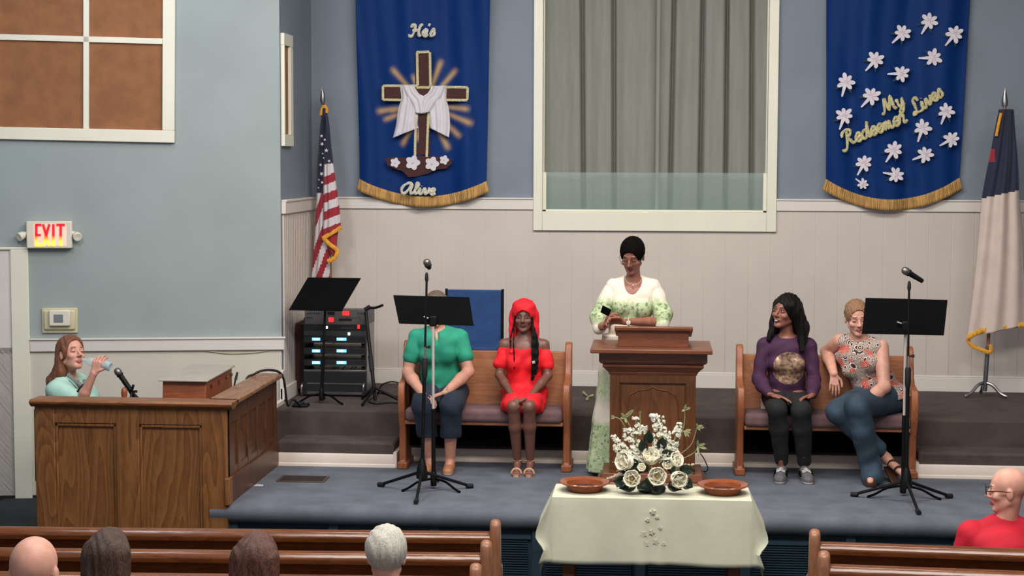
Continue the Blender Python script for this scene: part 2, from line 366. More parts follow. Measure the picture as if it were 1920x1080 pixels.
g = N.new('ShaderNodeNewGeometry'); sp = N.new('ShaderNodeSeparateXYZ'); L.new(g.outputs['Position'], sp.inputs[0])
mr = N.new('ShaderNodeMapRange'); mr.inputs[1].default_value = (EX @ ex(90, 459)).z; mr.inputs[2].default_value = (EX @ ex(90, 421)).z; L.new(sp.outputs[2], mr.inputs[0])
r = N.new('ShaderNodeValToRGB'); r.color_ramp.elements[0].color = lin((255, 226, 70)); r.color_ramp.elements[1].color = lin((224, 20, 34)); r.color_ramp.elements[0].position = .08; r.color_ramp.elements[1].position = .48  # yellow lower ends: glow of the bulb inside, painted into colour and emission
L.new(mr.outputs[0], r.inputs[0]); L.new(r.outputs[0], b.inputs['Base Color']); L.new(r.outputs[0], b.inputs['Emission Color']); b.inputs['Emission Strength'].default_value = .9
mb = MB()
def stroke(mb, x0, y0, x1, y1, w=3.2, o=.073):
    a = ex(x0, y0); c = ex(x1, y1); A = EX @ Vector((a.x, -o, a.z)); B = EX @ Vector((c.x, -o, c.z))
    d = (B-A).normalized(); n = (EX.to_3x3() @ Vector((0, -1, 0))); s_ = d.cross(n)*w/2*.0042
    mb.add([A-s_, A+s_, B+s_, B-s_, A-s_+n*.004, A+s_+n*.004, B+s_+n*.004, B-s_+n*.004], [(0, 1, 2, 3), (4, 7, 6, 5), (0, 4, 5, 1), (1, 5, 6, 2), (2, 6, 7, 3), (3, 7, 4, 0)])
T, B_ = 421, 459
for q in ((71.5, T-1.5, 71.5, B_+1.5), (70, T, 81, T), (70, 440, 80, 440), (70, B_, 82, B_), (84, T-1.5, 96, B_+1.5), (96, T-1.5, 84, B_+1.5), (103.5, T-1.5, 103.5, B_+1.5), (109, T, 125, T), (117, T-1.5, 117, B_+1.5)):
    stroke(mb, *q, w=4.4)
mb.build('letter_exit', me, t, smooth=0)
for sx, hx in ((1, 146), (-1, 44)):
    p = EX @ (ex(hx, 441) + Vector((0, -.05, 0))); q = EX @ (ex(137 if sx > 0 else 53, 436)+Vector((0, -.035, 0)))
    lm = MB().tube([q, p], .016, 12); d = Vector((sx*.5, -.8, -.35)).normalized()
    rot = Vector((0, 0, 1)).rotation_difference(d).to_matrix().to_4x4()
    lm.lathe([(0, -.03), (.02, -.03), (.03, -.005), (.034, .03), (.03, .034), (0, .03)], p, 16, M=rot); lm.build('lamp_head', M['plastic_w'], t)
t = wall_thing('thermostat', 'cream thermostat box with a grey display above the chair rail', 'thermostat', 114, 624)
ebox(MB(), 80, 577, 146, 624, 0, .02).build('back_plate', M['plastic_c'], t, bevel=.004)
ebox(MB(), 84, 581, 142, 618, .02, .04).build('cover', M['plastic_c'], t, bevel=.012)
ebox(MB(), 95, 580, 134, 610, .04, .07).build('body', M['plastic_w'], t, bevel=.008)
ebox(MB(), 104, 588, 121, 603, .07, .073).build('display', M['lcd'], t)
w1 = [EX @ (ex(x_, y_)+Vector((0, -.02, 0))) for x_, y_ in ((330, 656), (380, 657), (430, 662), (480, 660), (505, 656))]
tag(MB().tube(crom(w1, 5), .0035, 6).build('cable', M['plastic_c'], smooth=180), 'thin pale wire sagging just below the chair rail of the left wall', 'cable')
# ================================================================== CHOIR ENCLOSURE
CX = -2.742
cz = atY(442, 752, 10.38).z           # top of the rail
xl = atY(70, 760, 10.4).x
t = thing('choir_rail', 'tall dark oak panelled choir enclosure standing at the left end of the stage', 'choir enclosure', (CX, 10.4, FLOOR))
mb = MB().box(xl, CX, 10.37, 10.41, FLOOR, cz-.03)
mb.build('front_panel', M['oak'], t)
mb = MB(); Yf = 10.345
xs = [xl, xl+.22, None]
pw = (CX-xl)
A = [0, .21, .44-.0, .57, .80, 1.0]       # stile edges as fractions
A = [(0, .105), (.425, .545), (.87, 1.0)]
for a, b in A: mb.box(xl+pw*a, xl+pw*b, Yf, 10.37, FLOOR, cz-.03)
mb.box(xl+.001, CX-.001, Yf+.003, 10.37, cz-.159, cz-.031).box(xl+.001, CX-.001, Yf+.003, 10.37, FLOOR+.001, FLOOR+.15)
mb.build('stile', M['oak'], t, bevel=.006)
mb = MB()
for a, b in ((.105, .425), (.545, .87)):
    x0, x1 = xl+pw*a, xl+pw*b
    mb.box(x0, x0+.018, Yf+.008, 10.37, FLOOR+.15, cz-.16).box(x1-.018, x1, Yf+.008, 10.37, FLOOR+.15, cz-.16).box(x0, x1, Yf+.008, 10.37, cz-.178, cz-.16)
mb.build('panel_moulding', M['oak'], t, bevel=.004)
mb = MB().prism([(10.30, cz-.028), (10.295, cz-.012), (10.305, cz), (10.48, cz), (10.48, cz-.028), (10.36, cz-.05), (10.33, cz-.05)], xl-.018, CX+.045, 'x')
mb.build('top_rail', M['oak_x'], t, bevel=.004)
ye = 11.76
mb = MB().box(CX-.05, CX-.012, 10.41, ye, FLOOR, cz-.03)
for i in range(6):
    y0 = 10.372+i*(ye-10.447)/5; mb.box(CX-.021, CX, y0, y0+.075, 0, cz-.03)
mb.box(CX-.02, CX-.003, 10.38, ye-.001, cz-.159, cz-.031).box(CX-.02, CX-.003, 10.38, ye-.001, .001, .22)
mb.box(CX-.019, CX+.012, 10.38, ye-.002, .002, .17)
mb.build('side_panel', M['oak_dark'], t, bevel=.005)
MB().box(CX-.015, CX+.018, 10.33, 10.42, 0, .175).build('plinth_block', M['oak'], t, bevel=.004)
MB().box(CX-.15, CX+.045, 10.44, ye+.03, cz-.03, cz).build('side_rail', M['oak_y'], t, bevel=.006)
# keyboard organ behind the rail
oz = -.34
struct('floor_choir', MB().box(-4.9, CX-.03, 10.41, 12.3, FLOOR, oz), M['dark_carpet'])
t = thing('organ', 'brown wooden organ with a sloping top behind the choir rail', 'organ', (-3.0, 11.1, oz))
p0 = atY(303, 748, 10.75); p1 = atY(382, 748, 10.75); q0 = atY(309, 712, 10.85); q1 = atY(383, 711, 10.85)
p1 = Vector((CX-.32, 10.75, p1.z)); 
x0 = p0.x; x1 = atY(383, 748, 10.75).x; xt = q0.x; zt = q0.z; xr = atY(437, 682, 11.48).x; zb = atY(437, 688, 11.48).z
mb = MB().add([(x0, 10.75, oz), (x1, 10.75, oz), (x1, 11.48, oz), (x0, 11.48, oz), (x0, 10.75, p0.z-.2), (x1, 10.75, p0.z-.2), (x1, 11.48, zb), (x0+.03, 11.48, zb), (xt, 10.80, zt), (x1, 10.80, zt)],
    [(0, 1, 5, 4), (4, 5, 9, 8), (8, 9, 6, 7), (1, 2, 6, 9, 5), (0, 4, 8, 7, 3), (2, 3, 7, 6), (0, 3, 2, 1)])
mb.build('case', M['organ'], t, bevel=.004)
zf, zk = zt, zb
MB().add([(xt-.02, 10.76, zf), (x1+.02, 10.76, zf), (x1+.02, 11.50, zk), (xt+.0, 11.50, zk), (xt-.02, 10.76, zf+.012), (x1+.02, 10.76, zf+.012), (x1+.02, 11.50, zk+.012), (xt, 11.50, zk+.012)],
    [(0, 1, 2, 3), (4, 7, 6, 5), (0, 4, 5, 1), (1, 5, 6, 2), (2, 6, 7, 3), (3, 7, 4, 0)]).build('lid', mat('organ_lid', (176, 166, 154), .35, noise=.04, nscale=8), t, bevel=.003)
for yy in (10.9, 11.1, 11.3, 11.43):
    zz = zf+(zk-zf)*(yy-10.76)/.74-.045
    MB().lathe([(0, -.012), (.012, -.012), (.014, .008), (0, .012)], (x1+.006, yy, zz), 12).build('catch', M['chrome'], t)
# ================================================================== AIR VENT
v = atZ(517, 902, .006); v2 = atZ(600, 891, .006)
t = thing('floor_vent', 'flat brown metal air vent set in the blue stage carpet', 'vent', (v.x+.18, v.y+.1, 0))
MB().box(v.x, v.x+.34, v.y, v.y+.21, 0, .008).build('rim', mat('vent_brown', (92, 76, 62), .5, .3, noise=.05), t, bevel=.002)
mb = MB()
for i in range(9): mb.box(v.x+.02, v.x+.32, v.y+.018+i*.02, v.y+.028+i*.02, .008, .011)
mb.build('slat', mat('vent_slat', (62, 52, 46), .5, .3, noise=.05), t)
p = atZ(485, 910, .002)
tag(MB().prism([(p.x-.03, p.y-.02), (p.x+.035, p.y-.025), (p.x+.028, p.y+.02), (p.x-.02, p.y+.028)], .001, .004, 'z').build('paper_scrap', M['whitecloth']), 'small white paper scrap on the blue carpet by the choir enclosure', 'paper')
# ================================================================== BENCHES
def bench(x0, x1, label, grp=None):
    t = thing('bench', label, 'bench', ((x0+x1)/2, 11.85, 0))
    # end panel profile in (y, z): foot, arm curve, tall back
    pr = [(11.70, 0), (11.70, .05), (11.715, .06), (11.715, .30), (11.66, .40), (11.64, .50), (11.645, .60), (11.67, .635), (11.74, .64), (11.83, .655), (11.88, .70), (11.905, .78), (11.92, .87), (11.95, .905), (11.985, .91), (12.0, .88), (11.995, .5), (11.985, .06), (12.0, .05), (12.0, 0)]
    for xa in (x0, x1-.05):
        e = MB().prism(pr, xa, xa+.05, 'x'); e.box(xa-.012, xa+.062, 11.69, 12.01, 0, .05)
        e.build('end_panel', M['bench'], t, bevel=.008, smooth=50)
    MB().add([(x, y, z) for x in (x0+.05, x1-.05) for y, z in ((11.93, .40), (11.99, .835), (12.015, .835), (11.96, .40))], [(0, 1, 2, 3), (7, 6, 5, 4), (0, 4, 5, 1), (1, 5, 6, 2), (2, 6, 7, 3), (3, 7, 4, 0)]).build('backrest', M['bench_x'], t, bevel=.006)
    MB().box(x0+.05, x1-.05, 11.66, 11.95, .335, .362).build('seat_board', M['bench_x'], t, bevel=.004)
    MB().box(x0+.052, x1-.052, 11.635, 11.94, .355, .455).build('cushion', M['cushion'], t, bevel=.032, seg=4)
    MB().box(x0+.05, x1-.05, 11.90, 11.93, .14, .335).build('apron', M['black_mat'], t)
    return t
bench(-1.835, -.600, 'short oak bench with mauve cushion, left of the pulpit')
bench(.583, 1.838, 'short oak bench with mauve cushion, right of the pulpit')
# ================================================================== BLUE CHAIR
t = thing('chair', 'blue upholstered chair on the platform behind the left bench', 'chair', (-1.4, 12.7, PLAT))
x0, x1 = -1.625, -1.175
MB().add([(x, y, z) for x in (x0+.015, x1-.015) for y, z in ((12.66, .80), (12.70, 1.225), (12.735, 1.225), (12.70, .80))], [(0, 1, 2, 3), (7, 6, 5, 4), (0, 4, 5, 1), (1, 5, 6, 2), (2, 6, 7, 3), (3, 7, 4, 0)]).build('backrest', M['blue_chair'], t, bevel=.01, seg=3)
MB().box(x0, x1, 12.27, 12.70, .76, .83).build('seat', M['blue_chair'], t, bevel=.02, seg=3)
for xx in (x0+.006, x1-.006):
    MB().tube([(xx, 12.74, PLAT), (xx, 12.71, .8), (xx, 12.725, 1.232)], .011, 8).build('leg', M['black'], t)
    MB().tube([(xx, 12.3, PLAT), (xx, 12.32, .77)], .011, 8).build('leg', M['black'], t)
    MB().tube([(xx, 12.32, .755), (xx, 12.71, .755)], .009, 8).build('side_bar', M['whitemetal'], t)
# ================================================================== PULPIT
PX = -.012
t = thing('pulpit', 'carved brown wooden pulpit with a slanted reading desk, centre of the stage', 'pulpit', (PX, 11.2, 0))
def ring(mb, hw, y0, y1, z0, z1, hw2=None, dy=0):
    hw2 = hw if hw2 is None else hw2
    vs = [(PX-hw, y0, z0), (PX+hw, y0, z0), (PX+hw, y1, z0), (PX-hw, y1, z0), (PX-hw2, y0-dy, z1), (PX+hw2, y0-dy, z1), (PX+hw2, y1+dy, z1), (PX-hw2, y1+dy, z1)]
    mb.add(vs, [(0, 1, 5, 4), (1, 2, 6, 5), (2, 3, 7, 6), (3, 0, 4, 7), (0, 3, 2, 1), (4, 5, 6, 7)])
y0, y1 = 11.06, 11.40
mb = MB(); ring(mb, .375, y0-.09, y1+.03, 0, .05); ring(mb, .36, y0-.075, y1+.03, .05, .075, .345, -.015); ring(mb, .345, y0-.05, y1+.02, .075, .13, .335, -.012)
mb.build('plinth', M['pulpit_x'], t, bevel=.005)
MB().box(PX-.285, PX+.285, y0, y1, .12, .80).build('body', M['pulpit'], t, bevel=.004)
mb = MB()
for sx in (-1, 1):
    xc = PX+sx*.255
    mb.box(xc-.032, xc+.032, y0-.02, y0, .13, .80)
    for k in (-1, 0, 1): mb.box(xc+k*.018-.005, xc+k*.018+.005, y0-.027, y0-.02, .16, .77)
mb.box(PX-.225, PX+.225, y0-.02, y0, .74, .80).box(PX-.225, PX+.225, y0-.02, y0, .13, .24)
mb.build('pilaster', M['pulpit'], t, bevel=.004)
mb = MB().box(PX-.21, PX+.21, y0-.012, y0, .255, .725)
arch = [(-.17, .28), (-.17, .60), (-.15, .66), (-.10, .69), (-.03, .70), (0, .715), (.03, .70), (.10, .69), (.15, .66), (.17, .60), (.17, .28)]
pts = [(PX+a_, y0-.014, b_) for a_, b_ in arch]; mb.tube(pts+[pts[0]], .006, 6)
mb.build('carved_panel', M['pulpit'], t, bevel=.003)
mb = MB(); ring(mb, .292, y0-.022, y1+.0, .795, .815, .30, .008); ring(mb, .30, y0-.03, y1, .815, .85, .333, .03)
ring(mb, .337, y0-.065, y1+.03, .85, .87); ring(mb, .345, y0-.07, y1+.03, .875, .888, .358, .01); ring(mb, .36, y0-.085, y1+.04, .888, .955)
mb.build('cornice', M['pulpit_x'], t, bevel=.004)
MB().box(PX-.415, PX+.39, 10.885, 11.47, .955, .985).build('top_board', M['pulpit_x'], t, bevel=.006)
mb = MB().prism([(11.02, .985), (11.02, 1.10), (11.34, 1.03), (11.34, .985)], PX-.235, PX+.235, 'x'); mb.build('desk_box', M['pulpit_x'], t, bevel=.003)
mb = MB().prism([(10.99, 1.098), (10.985, 1.122), (11.0, 1.128), (11.38, 1.045), (11.38, 1.02)], PX-.258, PX+.262, 'x'); mb.build('reading_board', M['pulpit_x'], t, bevel=.005)
c = atZ(1290, 880, .01); pts = [(.33, 11.42, .30), (.36, 11.5, .14), (.40, 11.6, .012), (.34, 11.7, .006), (.26, 11.68, .006)]
tag(MB().tube(crom([atY(1313, 850, 11.5), atY(1321, 862, 11.5), atY(1327, 878, 11.55), atZ(1322, 884, .006), atZ(1306, 883, .006)], 6), .004, 6).build('cable', M['rubber'], smooth=180), 'thin black cable dropping to the carpet right of the pulpit', 'cable')
t = thing('flower_sprig', 'tiny white blossom sprig lying on the dark platform left of the pulpit', 'sprig', atZ(1103, 742, PLAT))
for a_, b_ in ((1094, 736), (1112, 741), (1101, 748)):
    MB().tube([atZ(1103, 744, PLAT+.01), atZ(a_, b_, PLAT+.02)], [.003, .012], 6).build('petal', M['twig'], t)
# ================================================================== PEWS
def pew(xa, sgn, Y, label, L=4.1):
    """aisle end at xa; runs outward along sgn, the outer end turned a little toward the congregation"""
    top = .303; R_ = Matrix.Translation((xa, Y, 0)) @ Matrix.Rotation(math.radians(3.1)*(-sgn), 4, 'Z')
    x0, x1 = (-L, 0) if sgn < 0 else (0, L)
    t = thing('pew', label, 'pew', (xa, Y, FLOOR), 'congregation pews')
    MB().add([R_ @ Vector((x, y, z)) for x in (x0+.045, x1-.045) for y, z in ((-.02, top-.02), (.02, top-.02), (.10, FLOOR+.42), (.07, FLOOR+.42))], [(0, 1, 2, 3), (7, 6, 5, 4), (0, 4, 5, 1), (1, 5, 6, 2), (2, 6, 7, 3), (3, 7, 4, 0)]).build('backrest', M['pew'], t)
    MB().prism([(-.045, top-.062), (-.05, top-.03), (-.03, top-.005), (.01, top), (.035, top-.02), (.03, top-.06)], x0+.045, x1-.045, 'x', M=R_).build('top_rail', M['pew'], t, bevel=.008, smooth=60)
    MB().box(x0+.045, x1-.045, .08, .33, FLOOR+.38, FLOOR+.42, M=R_).build('seat', M['pew'], t, bevel=.01)
    pr = [(-.04, FLOOR), (-.045, .15), (-.06, .29), (-.05, .35), (-.01, .372), (.03, .36), (.06, .29), (.09, .15), (.18, .08), (.30, .07), (.34, .02), (.34, FLOOR)]
    for xe in (x0, x1-.055): MB().prism(pr, xe, xe+.055, 'x', M=R_).build('end_panel', M['pew_end'], t, bevel=.02, seg=3, smooth=60)
    return t
pew(-.79, -1, 8.44, 'long oak pew left of the aisle, nearest the stage')
pew(-.79, -1, 7.97, 'long oak pew left of the aisle, second from the stage')
pew(-.79, -1, 7.50, 'long oak pew left of the aisle, third from the stage, mostly below the picture edge')
pew(.79, 1, 8.38, 'long oak pew right of the aisle, nearest the stage')
pew(.79, 1, 7.91, 'long oak pew right of the aisle, second from the stage')
# ================================================================== COMMUNION TABLE
TZ = .26; TX0, TX1, TY0, TY1 = -.586, .563, 9.55, 9.94
t = thing('communion_table', 'small wooden communion table hidden under the white cloth', 'table', (0, 9.75, FLOOR))
MB().box(TX0+.02, TX1-.02, TY0+.02, TY1-.02, TZ-.04, TZ-.014).build('tabletop', M['pew'], t, bevel=.004)
MB().box(TX0+.06, TX1-.06, TY0+.05, TY1-.05, TZ-.12, TZ-.035).build('apron', M['pew'], t)
for xx in (TX0+.09, TX1-.09):
    for yy in (TY0+.07, TY1-.07): MB().box(xx-.035, xx+.035, yy-.03, yy+.03, FLOOR, TZ-.035).build('leg', M['pew'], t, bevel=.006)
# cloth: top, front drop, back drop, flaring side drops
def edge(u):
    return 0
mb = MB()
def top(u, v): return (TX0-.004+(TX1-TX0+.008)*u, TY0-.004+(TY1-TY0+.008)*v, TZ+.0)
mb.grid(60, 18, top)
FZ = TZ-.387
def front(u, v):
    x = TX0-.004+(TX1-TX0+.008)*u; s_ = v
    return (x-(u-.5)*.012*s_, TY0-.004-.012*s_-.006*s_*math.sin(u*17)-.008*s_*math.exp(-((u-.5)/.1)**2)*math.sin(u*60), TZ-(TZ-FZ)*s_-.004*math.sin(u*9)*s_)
mb.grid(60, 16, front)
mb.grid(60, 10, lambda u, v: (TX0-.004+(TX1-TX0+.008)*u, TY1+.004+.012*v+.006*v*math.sin(u*14), TZ-.40*v))
# side drops: the corner hangs as a pointed fold
def side(sx):
    X = TX0-.004 if sx < 0 else TX1+.004
    def f(u, v):
        # u along depth front->back, v down
        fl = float(np.interp(v, [0, .5, .62, .78, 1], [0, .092, .096, .045, .075]))
        wob = .022*math.sin(u*9+v*3)*v*u
        y = TY0-.004+(TY1-TY0+.008)*u - .03*v*(1-u) + .03*v*u
        edge_ = .44 - .05*math.cos(u*7)
        zig = 0
        return (X+sx*(fl+wob*.6+zig), y, TZ-edge_*v)
    mb.grid(18, 16, f)
side(-1); side(1)
def corner(sx):
    def f(u, v):
        x = TX0-.004 if sx < 0 else TX1+.004
        a = Vector(front(0 if sx < 0 else 1, v))
        fl = float(np.interp(v, [0, .5, .62, .78, 1], [0, .092, .096, .045, .075]))
        b = Vector((x+sx*fl, TY0-.004-.03*v, TZ-.39*v))
        p = a.lerp(b, u); p.y += .022*math.sin(u*math.pi)*math.sin(min(1, v*1.3)*math.pi/2); return p
    mb.grid(8, 16, f)
corner(-1); corner(1)
c = mb.build('tablecloth', M['cloth'], None, smooth=180, fix=False)
bm = bmesh.new(); bm.from_mesh(c.data); bmesh.ops.remove_doubles(bm, verts=bm.verts, dist=.006); bmesh.ops.recalc_face_normals(bm, faces=bm.faces); bm.to_mesh(c.data); bm.free()
md = c.modifiers.new('s', 'SOLIDIFY'); md.thickness = .004; md.offset = 1
c.data.polygons.foreach_set('use_smooth', [True]*len(c.data.polygons)); c.data.set_sharp_from_angle(angle=math.radians(28))
tag(c, 'ivory cloth draped over the communion table with pointed corners', 'tablecloth')
emb = M['cloth_print'] = mat('cloth_embroidery', (196, 190, 166), .7, noise=.05, nscale=40)
mb = MB()
rr = random.Random(9)
for (a_, b_) in ((1224, 960), (1214, 975), (1232, 970), (1206, 1002), (1222, 998), (1238, 990), (1210, 1020), (1230, 1016), (1244, 1020)):
    P = atY(a_, b_, TY0-.016)
    n = 10; rad = .012+rr.random()*.012; ph = rr.random()*3
    poly = [(P.x+math.cos(k*2*math.pi/n+ph)*rad*(1 if k % 2 else .55), P.z+math.sin(k*2*math.pi/n+ph)*rad*(1 if k % 2 else .55)) for k in range(n)]
    MB().prism(poly, P.y-.006, P.y+.008, 'y').build('embroidered_flower', emb, c, smooth=0)
def plate(px, label):
    P = atZ(px, 921, TZ+.004); P.y = 9.75
    t = thing('offering_plate', label, 'offering plate', P, 'wooden offering plates')
    MB().lathe([(0, .004), (.098, .004), (.104, .012), (.112, .034), (.118, .040), (.145, .046), (.152, .052), (.148, .058), (.12, .052), (.108, .048), (.100, .022), (0, .018)], P, 40).build('dish', M['plate'], t, smooth=50)
    MB().lathe([(0, .019), (.094, .019), (.094, .023), (0, .023)], P, 32).build('felt_liner', M['maroon'], t)
plate(1096, 'shallow wooden offering plate at the left end of the communion table')
plate(1354, 'shallow wooden offering plate at the right end of the communion table')
# ================================================================== STANDS
def tripod(t, base, R, hub_z, angs, mt, r=.011, foot=.016):
    for a in angs:
        d = Vector((math.cos(a), math.sin(a), 0)); e = base+d*R+Vector((0, 0, .016))
        l = MB().tube([base+Vector((0, 0, hub_z))+d*.02, e], [r, r*.9], 8).build('leg', mt, t)
        MB().tube([e-d*.03+Vector((0, 0, .004)), e+d*.018], foot, 10).build('rubber_foot', M['rubber'], l)
def micstand(label, base, top, angs, tiltmic, mic=True, R=.36):
    base = Vector(base); t = thing('microphone_stand', label, 'microphone stand', base)
    tripod(t, base, R, .14, angs, M['black'])
    MB().lathe([(0, .10), (.036, .10), (.04, .12), (.034, .17), (.022, .215), (.016, .235), (0, .235)], base, 20).build('hub', M['black'], t)
    mid = base.lerp(top, .60); mid2 = base.lerp(top, .66)
    MB().tube([base+Vector((0, 0, .1)), mid], .0125, 12).build('lower_tube', M['black'], t)
    MB().tube([base.lerp(top, .52), base.lerp(top, .535), base.lerp(top, .60), base.lerp(top, .61)], [.015, .02, .02, .015], 12).build('clutch', M['rubber'], t)
    MB().tube([mid, mid2], .0085, 10).build('chrome_ring', M['chrome'], t)
    MB().tube([mid, top-Vector((0, 0, .06))], .0075, 10).build('upper_tube', M['black'], t)
    k = base.lerp(top, .66)
    MB().tube([k, k+Vector((.03, -.01, .0))], .007, 8).tube([k+Vector((.03, -.01, -.008)), k+Vector((.03, -.01, .010))], .009, 8).build('knob', M['rubber'], t)
    MB().lathe([(0, 0), (.008, 0), (.013, .02), (.011, .05), (.006, .065), (0, .065)], top-Vector((0, 0, .075)), 14).build('mount', M['rubber'], t)
    return t
def microphone(label, c, d, L=.15, wired=True):
    """c: centre of the grille; d: direction from grille to tail"""
    d = Vector(d).normalized(); Mx = Vector((0, 0, 1)).rotation_difference(d).to_matrix().to_4x4(); c = Vector(c)
    t = thing('microphone', label, 'microphone', c)
    MB().lathe([(0, -.028), (.014, -.025), (.023, -.014), (.026, 0), (.025, .012), (.021, .022), (0, .022)], c, 20, M=Mx).build('grille', mat('mic_grille', (120, 116, 112), .35, .8, noise=.25, nscale=500), t)
    MB().lathe([(0, .020), (.024, .020), (.024, .030), (.019, .034), (.0145, L), (.010, L+.004), (0, L+.004)], c, 18, M=Mx).build('handle', M['black'], t)
    return t
# left microphone stand
b = Vector((-1.548, 10.86, 0)); top = atY(800, 508, 10.86)
micstand('black microphone stand in front of the left bench, beside a music stand', b, top, [math.radians(v) for v in (-88, 32, 150)], 0)
microphone('small microphone facing the congregation on top of the left microphone stand', top+Vector((.004, -.01, .055)), (.12, .6, -.5), .06)
MB_ = None
# right microphone stand
b = Vector((1.645, 10.86, 0)); top = atY(1705, 524, 10.86)
micstand('black microphone stand in front of the right bench, its pole crossing a music desk', b, top, [math.radians(v) for v in (-86, 30, 152)], 0)
microphone('silver-topped microphone tilted left on the right stand', atY(1698, 508, 10.86), (.75, .1, -.45), .13)
def musicstand(label, base, desk, pole_top, lean=0, angs=(20, 150, 265), foot_c=None, col2='whitemetal', R=.26, fold=None):
    """desk: four corner points (top-left, top-right, bottom-right, bottom-left)"""
    base = Vector(base); t = thing('music_stand', label, 'music stand', base)
    a, b_, c_, d_ = [Vector(p) for p in desk]
    n = (b_-a).cross(d_-a).normalized()
    if n.y > 0: n = -n
    th = n*-.006
    MB().add([a, b_, c_, d_, a+th, b_+th, c_+th, d_+th], [(0, 1, 2, 3), (7, 6, 5, 4), (0, 4, 5, 1), (1, 5, 6, 2), (2, 6, 7, 3), (3, 7, 4, 0)]).build('desk', M['black_mat'], t, bevel=.003)
    back = Vector((0, .05, 0)); up = (a-d_).normalized()*.02
    lip = MB().add([d_, c_, c_+back, d_+back, d_-up*.2, c_-up*.2, c_+back-up*.2, d_+back-up*.2], [(0, 1, 2, 3), (7, 6, 5, 4), (0, 4, 5, 1), (1, 5, 6, 2), (2, 6, 7, 3), (3, 7, 4, 0)])
    lip.build('ledge', M['black_mat'], t, bevel=.002)
    pt = Vector(pole_top); mid = base.lerp(pt, .48)
    MB().tube([base+Vector((0, 0, .06)), mid], .0145, 12).build('lower_tube', M['black'], t)
    MB().tube([mid, pt], .0095, 12).build('upper_tube', M[col2], t)
    MB().cbox((0, 0, 0), (.05, .03, .07), M=Matrix.Translation(pt)).build('bracket', M['black'], t, bevel=.008)
    MB().tube([pt+Vector((-.03, -.02, .02)), pt+Vector((-.06, -.02, .03))], .008, 8).build('clamp_screw', M['steel'], t)
    MB().lathe([(0, .02), (.02, .02), (.022, .05), (.022, .10), (.016, .12), (0, .12)], base, 16).build('hub', M['black'], t)
    for a_ in angs:
        q = math.radians(a_); d = Vector((math.cos(q), math.sin(q), 0))
        pts = crom([base+Vector((0, 0, .07)), base+d*R*.45+Vector((0, 0, .06)), base+d*R*.8+Vector((0, 0, .022)), base+d*R+Vector((0, 0, .008))], 4)
        MB().tube(pts, .0085, 8).build('leg', M['black_mat'], t)
    return t
Yd = 11.0
def D4(l, ys): return [atY(x, y, Yy) for (x, y), Yy in zip(l, ys)]
ya = [11.10, 11.10, 11.0, 11.0]
musicstand('black music stand before the green-shirted woman, pale upper pole', atZ(813, 916, 0), D4([(737, 553), (880, 557), (888, 610), (748, 606)], ya), atY(812, 602, 11.0), angs=(-35, 215, 90), R=.24)
musicstand('black music stand before the woman in the patterned blouse, pale upper pole', atZ(1693, 930, 0), D4([(1623, 558), (1777, 562), (1770, 628), (1616, 625)], ya), atY(1698, 612, 11.03), angs=(-28, 200, 85), R=.26)
yb = [12.42, 12.42, 12.25, 12.25]
bz = atZ(608, 752, PLAT); bz.y = 12.38
musicstand('black music stand tilted sideways in front of the equipment rack', bz, D4([(577, 520), (677, 521), (641, 583), (541, 581)], yb), atY(610, 572, 12.35), angs=(-25, 205, 95), col2='black', R=.2)
# folded stand leaning by the rack
base = Vector((-2.13, 12.42, PLAT)); t = thing('instrument_stand', 'leaning black stand with a short top arm right of the equipment rack', 'stand', base)
tp = atY(686, 585, 12.62)
MB().tube([base+Vector((0, 0, .02)), tp], .014, 10).build('pole', M['black'], t)
MB().tube(crom([atY(683, 580, 12.62), atY(690, 577, 12.62), atY(704, 577, 12.6), atY(718, 572, 12.58)], 4), .010, 8).build('arm', M['black'], t)
MB().tube([atY(684, 581, 12.62), atY(694, 575, 12.62)], .018, 10).build('knob', M['rubber'], t)
MB().tube([base.lerp(tp, .35), base.lerp(tp, .52)], .019, 10).build('clutch', M['rubber'], t)
for a_ in (10, 130, 250):
    q = math.radians(a_); MB().tube([base+Vector((0, 0, .12)), base+Vector((math.cos(q)*.2, math.sin(q)*.2, .012))], .011, 8).build('leg', M['black'], t)
# cables on the platform
def cable(label, pts, r=.006, parent=None):
    return tag(MB().tube(crom(pts, 6), r, 6).build('cable', M['rubber'], smooth=180), label, 'cable')
cable('black cable looping along the platform from the rack to the left bench', [atZ(700, 745, PLAT+.008), atZ(690, 752, PLAT+.008), atZ(705, 757, PLAT+.008), atZ(730, 755, PLAT+.008), atZ(749, 756, PLAT+.008)])
cable('black cable arching off the leaning stand toward the left bench', [atZ(708, 740, PLAT+.008), atY(716, 722, 12.6), atY(732, 716, 12.6), atY(744, 717, 12.55), atZ(757, 722, PLAT+.01)])
cable('black cable lying straight from the leaning stand behind the bench end', [atZ(707, 736, PLAT+.008), atZ(720, 738, PLAT+.008), atZ(735, 742, PLAT+.008), atZ(752, 746, PLAT+.008)])
zr = cz+.008
cable('pair of black cables draped over the back end of the choir rail', [Vector((CX-.22, 11.4, oz+.2)), Vector((CX-.18, 11.5, zr-.1)), Vector((CX-.12, 11.58, zr+.01)), Vector((CX-.02, 11.66, zr+.03)), Vector((CX+.045, 11.76, zr-.03)), Vector((CX+.06, 11.84, zr-.25)), Vector((CX+.065, 12.0, .45)), Vector((CX+.1, 12.12, PLAT+.01))], .009)
